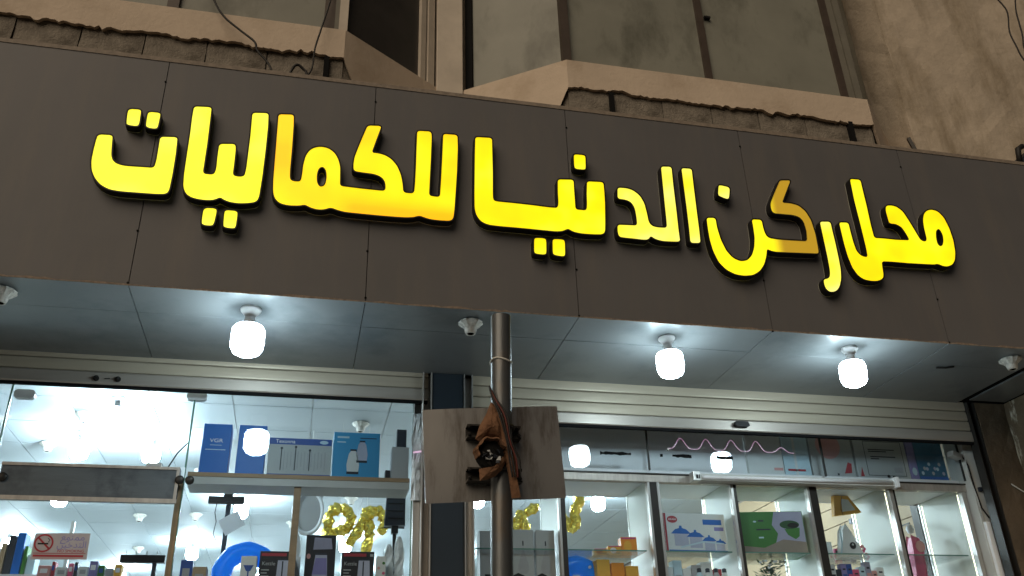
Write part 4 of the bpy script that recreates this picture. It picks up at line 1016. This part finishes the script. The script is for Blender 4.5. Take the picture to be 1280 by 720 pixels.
# shelf unit of goods along the left shop wall, tops in view
su = empty('goods_rack', (-2.0, 2.4, 0)); su.location = (0, 0, 0); tag(su, 'tall white goods rack at the far left behind the glass door', 'shelf rack')
bx('rack_shelf', M['white'], su, -2.75, -1.62, 2.35, 2.75, 2.73, 2.75)
bx('rack_shelf', M['white'], su, -1.67, -1.10, 2.12, 2.34, 2.585, 2.60)
bx('rack_post', M['alu'], su, -1.13, -1.11, 2.345, 2.365, 0, 2.62)
for x in (-2.74, -1.64): bx('rack_post', M['alu'], su, x-.012, x+.012, 2.76, 2.79, 0, 3.2)
rg = random.Random(5)
gx = -1.99
for i, (m, wd, ht) in enumerate((('slat', .04, .22), ('charcoal', .05, .27), ('blue_box', .06, .29), ('green_box', .03, .20), ('ice', .06, .14))):
    lab = ('tan upright packet', 'black upright packet', 'blue upright packet, tallest', 'green upright packet', 'pale blue short packet')[i] + ' on the rack at the far left'
    carton('packet', m, gx, gx+wd-.008, 2.42, .12, 2.7505, 2.7505+ht, lab, 'packet', 'packets on the far left rack', lean=R(-1)); gx += wd
gx = -1.665
for i, (m, wd, ht, nm_) in enumerate((('pink', .075, .175, 'pink'), ('red_print', .022, .20, 'slim red'), ('box_white', .07, .165, 'white'), ('hot_pink', .03, .19, 'hot pink'), ('charcoal', .02, .20, 'slim black'), ('box_white', .06, .17, 'wide white'), ('purple', .05, .205, 'purple'), ('green_box', .04, .18, 'green'), ('silver_print', .05, .16, 'grey'), ('yellow', .045, .185, 'yellow'))):
    e, w, hh = carton('goods_pack', m, gx, gx+wd, 2.16, .08, 2.6005, 2.6005+ht, nm_+' goods pack peeking below the no smoking notice', 'packet', 'goods packs below the no smoking notice'); gx += wd+.006
    patch(e, ('white', 'navy', 'silver_print')[i % 3], R4(-w*.6, w*.6, hh*.72, hh*.88), 'label')
for i, (x0, x1, m, z1, lab) in enumerate(((-.70, -.63, 'navy', 2.70, 'navy carton between the wooden jamb and the swim ring'), (-.625, -.545, 'slat', 2.66, 'tan carton left of the swim ring'))):
    e, w, hh = carton('goods_carton', m, x0, x1, 1.50, .12, 2.446, z1, lab); patch(e, 'silver_print', R4(-w*.6, w*.6, hh*.6, hh*.8), 'label')
e, w, hh = carton('goods_carton', 'box_white', .475, .53, 1.30, .08, 2.446, 2.70, 'white flowered carton right of the last kettle box')
for k in range(6): patch(e, ('hot_pink', 'pink', 'green_box')[k % 3], ell(-.015+.03*(k % 2), .06+.03*k, .009, .009, 10), 'flower_print')
br = empty('display_bar', (-.93, 1.62, 2.70)); tag(br, 'black hooked display bar behind the lower glass door edge', 'display bar')
bx('bar', M['black'], br, -.14, .12, -.02, .02, 0, .045)
for k in range(4): MB().tube([(-.11+.06*k, 0, .045), (-.11+.06*k, -.02, .065)], .004, 5).build('hook', M['alu'], br)
bx('bar_leg', M['charcoal'], br, .05, .075, -.012, .012, -2.68, -.0005)

# ------------------------------------------------------------------ right shop front: display case with glass doors
rc = empty('display_case', (2.9, 1.2, 0)); rc.location = (0, 0, 0)
tag(rc, 'aluminium framed glass display case filling the right shop front', 'display case')
def post_(x0, x1, m, y0=1.17, y1=1.215, z1=3.185): return bx('frame_post', M[m], rc, x0, x1, y0, y1, 0, z1)
for x0, x1, m in ((1.625, 1.640, 'alu'), (1.642, 1.672, 'dark_frame'), (2.255, 2.270, 'alu'), (2.272, 2.320, 'dark_frame'), (2.322, 2.340, 'alu'),
                  (2.862, 2.880, 'alu'), (2.882, 2.902, 'dark_frame'), (3.445, 3.458, 'alu'), (3.460, 3.515, 'dark_frame'), (4.095, 4.122, 'alu'), (4.124, 4.136, 'dark_frame'), (4.690, 4.722, 'alu')): post_(x0, x1, m)
bx('top_rail', M['alu_dirty'], rc, 1.045, 4.735, 1.168, 1.22, 3.187, 3.245)
bx('rail_groove', M['dark_frame'], rc, 1.045, 4.735, 1.160, 1.1675, 3.236, 3.245)
bx('case_top', M['white'], rc, 1.045, 4.735, 1.222, 1.75, 3.225, 3.285)
for x in (1.65, 2.300, 2.89, 3.485, 4.112, 4.712):
    bx('side_partition', M['partition'], rc, x-.008, x+.008, 1.222, 1.68, 0, 3.222)
    bx('partition_edge', M['alu'], rc, x-.011, x+.011, 1.681, 1.70, 0, 3.222)
    if x > 2.5: bx('led_strip', M['led'], rc, x-.0112, x-.0082, 1.655, 1.661, 2.52, 3.20); bx('led_strip', M['led'], rc, x-.0112, x-.0082, 1.235, 1.240, 2.52, 3.18)
for x0, x1 in ((1.045, 1.62), (1.675, 2.25), (2.345, 2.86), (2.905, 3.44), (3.52, 4.09), (4.14, 4.685)):
    bx('door_pane', M['case_glass'], rc, x0, x1, 1.188, 1.196, .1, 3.184)
    bx('glass_shelf', M['case_glass'], rc, x0+.02, x1-.02, 1.235, 1.66, 2.738, 2.746)
    bx('shelf_edge', M['glass_edge'], rc, x0+.02, x1-.02, 1.2325, 1.2345, 2.738, 2.746)
for x0, x1 in ((1.045, 2.275), (2.285, 3.60), (3.61, 4.735)):
    bx('transom_pane', M['case_glass'], rc, x0, x1, 1.150, 1.158, 3.262, 3.62)
    bx('transom_edge', M['dark_frame'], rc, x1-.004, x1+.006, 1.146, 1.162, 3.262, 3.62)
rm = random.Random(2); 
for a, b in ((1.93, 2.17), (2.36, 2.39), (2.45, 2.60), (2.64, 2.655), (2.78, 2.92)):
    up_, lo_ = [], []
    x = a
    while x < b:
        up_.append((x, 3.372+rm.uniform(0, .01))); lo_.append((x, 3.362-rm.uniform(0, .008))); x += .02
    if len(up_) > 1: MB().prism(lo_+up_[::-1], 1.1475, 1.1495).build('dirt_streak', M['gap'], rc)  # ragged dark marks on the transom glass
bx('back_board', M['white'], rc, 1.06, 3.085, 1.32, 1.335, 3.287, 3.85)
# tube light fixed on the rail
tl = empty('tube_light', (3.33, 1.13, 3.21)); tag(tl, 'unlit white tube light fitting along the top of the display case', 'tube light')
MB().prism([(-.028, -.018), (.018, -.026), (.018, .03), (-.012, .03), (-.028, .012)], -.72, .77, 'x').build('batten', M['offwhite'], tl)
MB().tube([(-.70, -.032, .000), (.75, -.032, .004)], .013, 12).build('tube', M['ceramic'], tl, True)
bx('end_cap', M['alu'], tl, -.775, -.7205, -.05, .02, -.03, .036, .004); bx('end_cap', M['white'], tl, .771, .800, -.05, .02, -.03, .045, .004)
bx('cap_slot', M['black'], tl, -.755, -.74, -.0525, -.0502, -.015, .012); bx('cap_slot', M['black'], tl, -.735, -.728, -.0525, -.0502, -.015, .012)

# cartons on top of the case
G3 = 'cartons on top of the display case'
TZ = 3.2855
def top_box(m, x0, x1, h, label): return carton('carton_box', m, x0, x1, 1.30, .30, TZ, TZ+h, label, group=G3)
e, w, hh = top_box('box_white', 3.09, 3.37, .42, 'off-white carton on the display case, left of the ice blue one'); patch(e, 'pink', R4(.06, .13, .05, .07), 'print')
e, w, hh = top_box('ice', 3.375, 3.585, .42, 'ice blue carton on the display case beside the apple carton'); patch(e, 'red_print', R4(-.08, .06, .05, .065), 'print'); patch(e, 'box_white', R4(-.02, .0, .0, .41), 'print')
e, w, hh = top_box('box_grey', 3.60, 3.945, .40, 'grey carton printed with a large pale pink disc')
patch(e, 'pink', ell(-.02, .25, .10, .10, 26), 'disc_print'); patch(e, 'red_print', [(.08, .045), (.14, .05), (.15, .12), (.12, .13)], 'print'); patch(e, 'charcoal', R4(.02, .035, .03, .045), 'print')
e, w, hh = top_box('box_grey', 3.965, 4.40, .40, 'grey carton with a black outlined text panel')
for a in (R4(-.13, .18, .038, .042), R4(-.134, -.13, .038, .3), R4(.18, .184, .038, .3), R4(-.13, .18, .296, .3)): patch(e, 'charcoal', a, 'panel_line')
for z, a, b in ((.232, -.10, .12), (.218, -.10, .05), (.178, -.09, .12), (.162, -.09, -.02)): patch(e, 'charcoal', R4(a, b, z, z+.008), 'text_line')
patch(e, 'silver_print', R4(.09, .16, .065, .105), 'barcode'); patch(e, 'black', ell(.03, .035, .014, .012, 12), 'print', .002); patch(e, 'black', ell(.075, .033, .012, .008, 12), 'print', .002); patch(e, 'red_print', [(-.2, .03), (-.17, .03), (-.18, .1)], 'print')
e, w, hh = top_box('purple', 4.41, 4.475, .40, 'narrow purple carton on the display case'); patch(e, 'ice', ell(.0, .08, .02, .03, 14), 'print')
e, w, hh = top_box('teal', 4.48, 4.72, .38, 'dark teal carton sprinkled with pale flower prints')
for k in range(9): patch(e, ('ice', 'box_grey', 'pot_body')[k % 3], ell(-.09+.022*k, .07+.05*((k*5) % 4)/3+.02*(k % 2), .012, .014, 10), 'flower_print')
patch(e, 'pot_blue', R4(-.118, .118, .004, .045), 'footer_band')

# pot set carton and green carton on the case shelf
SZ = 2.7465
e, w, hh = carton('pot_set_box', 'box_white', 2.395, 2.850, 1.30, .16, SZ, 3.012, 'white pot set carton with blue lidded pots and red oval badge', yaw=R(2))
patch(e, 'red_print', ell(-.165, hh-.045, .038, .024, 22), 'oval_badge'); text('AKAIA', M['white'], e, .020, (-.165, -.0018, hh-.045))
MB().box(-w-.0016, -w-.0004, .002, .158, .002, hh-.002).build('red_side', M['red_print'], e)
patch(e, 'red_print', R4(-w+.002, -w+.016, .0, hh-.003), 'red_edge')
patch(e, 'pot_blue', R4(-w+.02, w-.003, .003, .018), 'footer_band')
for x, z, s_ in ((-.11, .125, 1.35), (-.005, .105, 1.2), (.095, .08, 1.0), (.175, .065, .8)):
    patch(e, 'pot_body', R4(x-.038*s_, x+.038*s_, z-.06*s_, z), 'pot_print'); patch(e, 'pot_blue', [(x-.055*s_, z), (x+.055*s_, z), (x+.03*s_, z+.022*s_), (x+.008*s_, z+.028*s_), (x+.006*s_, z+.04*s_), (x-.006*s_, z+.04*s_), (x-.008*s_, z+.028*s_), (x-.03*s_, z+.022*s_)], 'lid_print', .002)
patch(e, 'pot_blue', R4(.06, .20, .19, .225), 'print'); patch(e, 'purple', R4(.14, .21, .15, .175), 'print'); patch(e, 'ice', [(-.12, .03), (.05, .07), (.20, .06), (.20, .068), (.05, .08), (-.12, .04)], 'ribbon_print', .0024)
e, w, hh = carton('green_box', 'green_box', 2.985, 3.435, 1.31, .22, SZ, 3.040, 'green appliance carton with a dark green mixer print', yaw=R(-9))
patch(e, 'lilac', [(.0, .06), (.22, .06), (.22, hh-.004), (.02, hh-.004), (-.005, .2), (.03, .14)], 'pale_panel'); patch(e, 'brown_wall', [(-.22, .004), (.222, .004), (.222, .08), (.06, .10), (-.08, .045), (-.22, .06)], 'wave_print', .0018)
patch(e, 'green_dark', ell(.12, .20, .07, .03, 20), 'mixer_print', .0024); patch(e, 'green_box', [(.08, .17), (.19, .18), (.18, .12), (.15, .10), (.10, .13)], 'mixer_print', .0022); patch(e, 'black', ell(.145, .195, .04, .018, 18), 'mixer_print', .0028)
patch(e, 'charcoal', R4(-.12, -.02, .165, .175), 'text_line'); patch(e, 'charcoal', R4(-.10, -.06, .225, .235), 'text_line'); patch(e, 'ice', ell(-.125, .225, .012, .006, 10), 'print'); patch(e, 'ice', R4(-.11, -.075, .11, .12), 'text_line')

# two white humidifier boxes left of the pole's right side
for i, (x0, x1) in enumerate(((1.33, 1.475), (1.49, 1.615))):
    e, w, hh = carton('droplet_box', 'box_grey', x0, x1, 1.27, .12, 2.50, 2.872, ('left', 'right')[i]+' one of two white droplet boxes just right of the pole', group='droplet boxes')
    patch(e, 'silver_print', [(0, .27), (.012, .22), (.034, .15), (.036, .12), (.02, .095), (-.02, .095), (-.036, .12), (-.034, .15), (-.012, .22)], 'droplet_print')
    patch(e, 'charcoal', R4(-.004, .004, .27, .3), 'spout_print')
    patch(e, 'black', [(-w+.001, .002), (w-.001, .002), (w-.001, .075), (w*.5, .06), (0, .085), (-w*.5, .10), (-w+.001, .085)], 'wave_print')
cs = empty('counter_stand', (1.47, 1.33, 0)); tag(cs, 'white stand under the two droplet boxes', 'stand')
MB().box(-.40, .15, -.07, .07, 2.48, 2.499).build('stand_top', M['white'], cs); MB().box(-.36, .11, -.05, .05, 0, 2.479).build('stand_body', M['offwhite'], cs)
e, w, hh = carton('grey_packet', 'grey_box', 1.12, 1.24, 1.27, .1, 2.50, 2.86, 'plain grey packet seen between the pillar and the pole')
patch(e, 'black', R4(-.03, .05, .0, .09), 'print')

# toy packs
for (x0, x1, z1, m, m2, lab) in ((1.93, 2.02, 2.79, 'yellow', 'red_print', 'low yellow toy pack on the shelf right of the gold balloon'), (2.03, 2.12, 2.81, 'yellow', 'white', 'middle yellow toy pack on the shelf above the blue ring'), (2.125, 2.235, 2.87, 'orange', 'yellow', 'tallest orange toy pack on the shelf against the white partition')):
    e, w, hh = carton('toy_pack', m, x0, x1, 1.42, .09, 2.7465, z1, lab, 'packet', 'toy packs in the display case', yaw=R(-6))
    patch(e, m2, ell(-.01, hh*.5, w*.5, hh*.3, 14), 'print'); patch(e, 'charcoal', R4(w*.1, w*.8, hh*.2, hh*.28), 'text_line'); patch(e, 'hot_pink', R4(-w*.9, w*.9, hh*.88, hh*.98), 'header_band')
torus('swim_ring', (1.83, 1.52, 2.575), .125, .062, 'blue_ring', 'blue inflatable ring low in the right display case', 'swim ring', (R(-6), 0, 0))
for i, x in enumerate((1.98, 2.08, 2.18)):
    carton('toy_box', ('yellow', 'orange', 'yellow')[i], x-.045, x+.045, 1.40, .12, 2.52, 2.715-.02*i, ('left yellow', 'middle orange', 'right yellow')[i]+' toy box under the glass shelf beside the blue ring', group='toy boxes under the shelf')
fs = empty('lower_case_shelf', (2.9, 1.45, 2.51)); fs.location = (0, 0, 0); tag(fs, 'white lower shelf board of the display case below the goods', 'shelf')
for x0, x1 in ((1.69, 2.28), (2.32, 2.87), (2.91, 3.46), (3.51, 4.09), (4.13, 4.69)): bx('shelf_board', M['white'], fs, x0, x1, 1.24, 1.66, 2.497, 2.512)

# small packets under the pot set box, flower pot under the green box, cosmetics
rp = random.Random(31)
cols = ('hot_pink', 'pink', 'purple', 'ice', 'box_white', 'navy', 'lilac', 'charcoal')
nm = {'hot_pink': 'hot pink', 'pink': 'dusty pink', 'purple': 'purple', 'ice': 'pale blue', 'box_white': 'white', 'navy': 'navy', 'lilac': 'lilac', 'charcoal': 'black'}
ordn = ('first', 'second', 'third', 'fourth', 'fifth', 'sixth', 'seventh', 'eighth', 'ninth', 'tenth')
x = 3.545
for k in range(10):
    wd = rp.uniform(.038, .055); m = cols[(k*3+1) % 8]
    e, w, hh = carton('cosmetic_pack', m, x, x+wd, 1.30, .05, 2.5125, 2.5125+rp.uniform(.13, .19), '%s small cosmetic pack, %s from the left under the white toy' % (nm[m], ordn[k]), 'packet', 'cosmetic packs in the display case')
    patch(e, cols[(k*3+4) % 8], R4(-w*.7, w*.7, hh*.35, hh*.6), 'label'); patch(e, 'charcoal', R4(-w*.5, w*.5, hh*.75, hh*.82), 'text_line')
    x += wd+.002
x = 2.38
for k in range(6):
    wd = rp.uniform(.055, .085); m = ('box_white', 'ice', 'box_white', 'silver_print', 'box_white', 'red_print')[k]
    e, w, hh = carton('small_pack', m, x, x+wd-.004, 1.32, .08, 2.5125, 2.5125+rp.uniform(.12, .19), '%s small pack, %s from the left under the pot set carton' % (('white', 'pale blue', 'white', 'grey', 'white', 'red')[k], ordn[k]), 'packet', 'small packs under the pot set')
    patch(e, ('navy', 'silver_print', 'pink')[k % 3], R4(-w*.7, w*.7, hh*.3, hh*.5), 'label')
    x += wd
for k, (x, m, nm_) in enumerate(((2.60, 'ice', 'pale blue'), (2.66, 'box_white', 'white'), (2.72, 'silver_print', 'grey'), (2.78, 'box_white', 'off-white'))):
    v_ = empty('glass_jar', (x, 1.27, 2.5125)); tag(v_, nm_+' small jar in the front row under the pot set carton', 'jar', 'jars under the pot set')
    MB().lathe([(.018, 0), (.022, .02), (.022, .08), (.014, .10)], n=14).build('body', M[m], v_, True); MB().lathe([(.015, .1005), (.015, .125), (.004, .13)], n=14).build('lid', M['charcoal'], v_, True)
for k, (x, z, nm_) in enumerate(((4.0, 2.83, 'upper'), (4.02, 2.775, 'lower'))):
    h_ = empty('hair_clip', (x, 1.5, z-.0285)); tag(h_, nm_+' of two pink flower hair clips behind the white cone toy', 'hair clip', 'pink hair clips')
    for q_ in range(5):
        MB().prism(ell(.018*math.cos(1.2566*q_), .03+.018*math.sin(1.2566*q_), .012, .012, 10), -.006-.0006*q_, .004).build('petal', M[('hot_pink', 'pink')[q_ % 2]], h_)
    MB().prism(ell(0, .03, .007, .007, 10), -.012, -.009).build('centre', M['white'], h_)
x = 3.60
for k in range(7):
    wd = rp.uniform(.04, .055); m = ('charcoal', 'pink', 'purple', 'box_white', 'hot_pink', 'lilac', 'navy')[k]
    e, w, hh = carton('hanging_pack', m, x, x+wd, 1.60, .03, 2.7465, 2.7465+rp.uniform(.09, .17), '%s blister pack, %s from the left behind the cone toy' % (nm.get(m, 'white'), ordn[k]), 'packet', 'blister packs behind the cone toy')
    patch(e, ('box_white', 'charcoal', 'ice')[k % 3], R4(-w*.7, w*.7, hh*.55, hh*.85), 'label'); patch(e, 'hot_pink', ell(0, hh*.3, w*.4, w*.4, 10), 'print')
    x += wd+.012
fp = empty('artificial_plant', (3.2, 1.42, 2.5125)); tag(fp, 'dark leafed artificial plant under the green carton', 'plant')
MB().lathe([(.035, 0), (.05, .07), (.046, .072), (.01, .068)], n=16).build('pot', M['white'], fp, True)
rl = random.Random(9); mb = MB()
for k in range(90):
    a, t = rl.uniform(0, 6.28), rl.uniform(.1, 1); c = Vector((.12*t*math.cos(a), .07*t*math.sin(a), .10+.10*rl.random()))
    d = Vector((math.cos(a), math.sin(a), rl.uniform(-.3, .8))).normalized()*.028; s_ = d.cross(Vector((0, 0, 1))).normalized()*.010
    mb.add([c-d, c+s_, c+d, c-s_, c+Vector((0, 0, .004))], [(0, 1, 4), (1, 2, 4), (2, 3, 4), (3, 0, 4)])
mb.build('leaves', M['green_dark'], fp)
for k in range(12): MB().lathe([(.004, 0), (.011, .006), (.008, .014)], n=8).build('blossom', M['white'], fp, True, loc=(rl.uniform(-.1, .1), rl.uniform(-.08, .0), rl.uniform(.12, .2)))

# yellow paper pennant and white cone toy
ln = empty('paper_lantern', (3.93, 1.52, 3.07)); tag(ln, 'yellow triangular paper lantern in the right bay of the case', 'lantern')
MB().prism([(-.10, .0), (.13, .03), (.04, .15), (-.075, .15)], -.02, .02).build('paper_body', M['yellow'], ln)
MB().prism([(-.03, .03), (.08, .045), (.035, .12), (-.02, .125)], -.0225, -.0205).build('pale_window', M['box_white'], ln)
MB().tube([(0, 0, .15), (.0, 0, .153)], .003, 5).build('cord', M['offwhite'], ln)
MB().tube([(-.01, -.021, .15), (-.04, -.024, .05), (-.03, -.024, .0)], .002, 4).build('cord', M['brown_frame'], ln)
foil = crinkle(MB(), [(3.66, 1.55, 3.19), (3.68, 1.54, 3.11), (3.665, 1.55, 3.03)], .035).build('silver_foil', M['plastic_wrap'], None, True)
tag(foil, 'crumpled silver foil packet beside the yellow lantern', 'foil packet')
ct = empty('cone_toy', (3.83, 1.42, SZ)); tag(ct, 'white cone shaped toy with a round black eye', 'toy')
MB().prism([(-.085, 0), (-.065, .03), (-.03, .19), (.0, .235), (.03, .19), (.115, .0)], -.03, .03).build('body', M['box_white'], ct, bevel=.006)
MB().lathe([(.024, 0), (.024, .006), (.014, .01)], n=18).build('eye', M['black'], ct, loc=(.028, -.0305, .085), rot=(R(90), 0, 0))
MB().lathe([(.008, 0), (.006, .003)], n=12).build('eye_glint', M['box_grey'], ct, loc=(.025, -.041, .09), rot=(R(90), 0, 0))
MB().prism(ell(.09, .015, .014, .014, 12), -.034, -.031).build('nose', M['black'], ct)
MB().tube([(-.05, -.032, .2), (-.055, -.034, .1), (-.08, -.034, .01)], .006, 6).build('trim', M['ice'], ct)
pt = empty('pink_toy', (4.535, 1.62, 2.64)); tag(pt, 'pink plastic doll set hanging before the beige slat wall', 'toy')
MB().prism([(-.055, .0), (.02, .0), (.04, .2), (.02, .29), (-.03, .31), (-.05, .2)], -.03, .03).build('body', M['hot_pink'], pt, bevel=.01)
MB().prism(ell(.02, .235, .038, .042, 18), -.04, -.031).build('disc', M['pink'], pt)
MB().lathe([(.02, 0), (.03, .03), (.022, .055), (.006, .065)], n=12).build('cap', M['ceramic'], pt, True, loc=(-.01, 0, .34))
MB().tube([(.03, -.02, .1), (.05, -.03, .13), (.04, -.03, .06)], .005, 6).build('strap', M['box_white'], pt)
bx('hang_rod', M['dark_frame'], pt, -.012, -.004, -.01, .30, .41, .42)
dm = bx('dark_door_jamb', M['dark_frame'], None, 4.695, 4.75, 1.705, 1.79, 0, 3.25)  # dark rear edge of the last case partition
tag(dm, 'dark upright door jamb behind the rightmost case bay', 'jamb')
tag(bx('hook_rail', M['charcoal'], None, 4.36, 4.55, 2.1, 2.14, 3.16, 3.2), 'short dark rail on the slat wall above the pink toy', 'rail')

# pink reflections in the glass of both fronts, modelled as glowing tubes
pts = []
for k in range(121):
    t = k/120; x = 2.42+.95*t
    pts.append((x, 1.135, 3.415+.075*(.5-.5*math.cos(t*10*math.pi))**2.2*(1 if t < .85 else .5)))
light_line = empty('led_string', (2.4, 1.13, 3.43)); light_line.location = (0, 0, 0); tag(light_line, 'thin pink light string waving along the right transom glass', 'light string')
MB().tube(pts, .0014, 5).build('glow_tube', M['magenta'], light_line)
bx('clip', M['offwhite'], light_line, 2.415, 2.425, 1.136, 1.1495, 3.40, 3.415)  # clip added to carry the modelled reflection
light_line = empty('led_string', (0, 1.08, 3.32)); light_line.location = (0, 0, 0); tag(light_line, 'short magenta light stub beside the left shutter guide', 'light string')
MB().tube([(.65, .995, 3.275), (.70, .99, 3.283)], .005, 6).build('glow_tube', M['magenta'], light_line)
bx('clip', M['black'], light_line, .70, .715, .99, 1.02, 3.27, 3.295)  # clip added at the end of the modelled reflection

# white jamb with cables and trunking at the right end
wj = empty('white_jamb', (4.77, 1.1, 0)); wj.location = (0, 0, 0); tag(wj, 'dirty white plaster jamb with cables beside the right shutter guide', 'jamb')
bx('plaster_strip', M['offwhite'], wj, 4.738, 4.816, 1.10, 1.30, 0, 3.62)
bx('trunking', M['white'], wj, 4.745, 4.785, 1.07, 1.0995, 0, 2.95, .004)
bx('trunking_lid', M['alu_dirty'], wj, 4.787, 4.80, 1.085, 1.0995, 0, 2.96)
MB().tube([(4.70, 1.09, 3.45), (4.735, 1.085, 3.36), (4.745, 1.09, 3.2), (4.76, 1.09, 3.05), (4.80, 1.09, 2.98)], .005, 6).build('cable', M['cable'], wj, True)
MB().tube([(4.72, 1.08, 3.40), (4.71, 1.08, 3.3), (4.735, 1.08, 3.12), (4.745, 1.085, 2.96)], .004, 6).build('cable', M['offwhite'], wj, True)
bx('cable_clip', M['charcoal'], wj, 4.775, 4.80, 1.08, 1.0995, 3.17, 3.20)
jb = bx('small_fixture', M['alu'], None, -.045, .045, -.03, .03, -.02, .02, .005); jb.location = (4.655, 1.10, 3.435); jb.rotation_euler = (0, R(14), R(10))
tag(jb, 'small grey fixture under the right end of the right shutter', 'fixture')
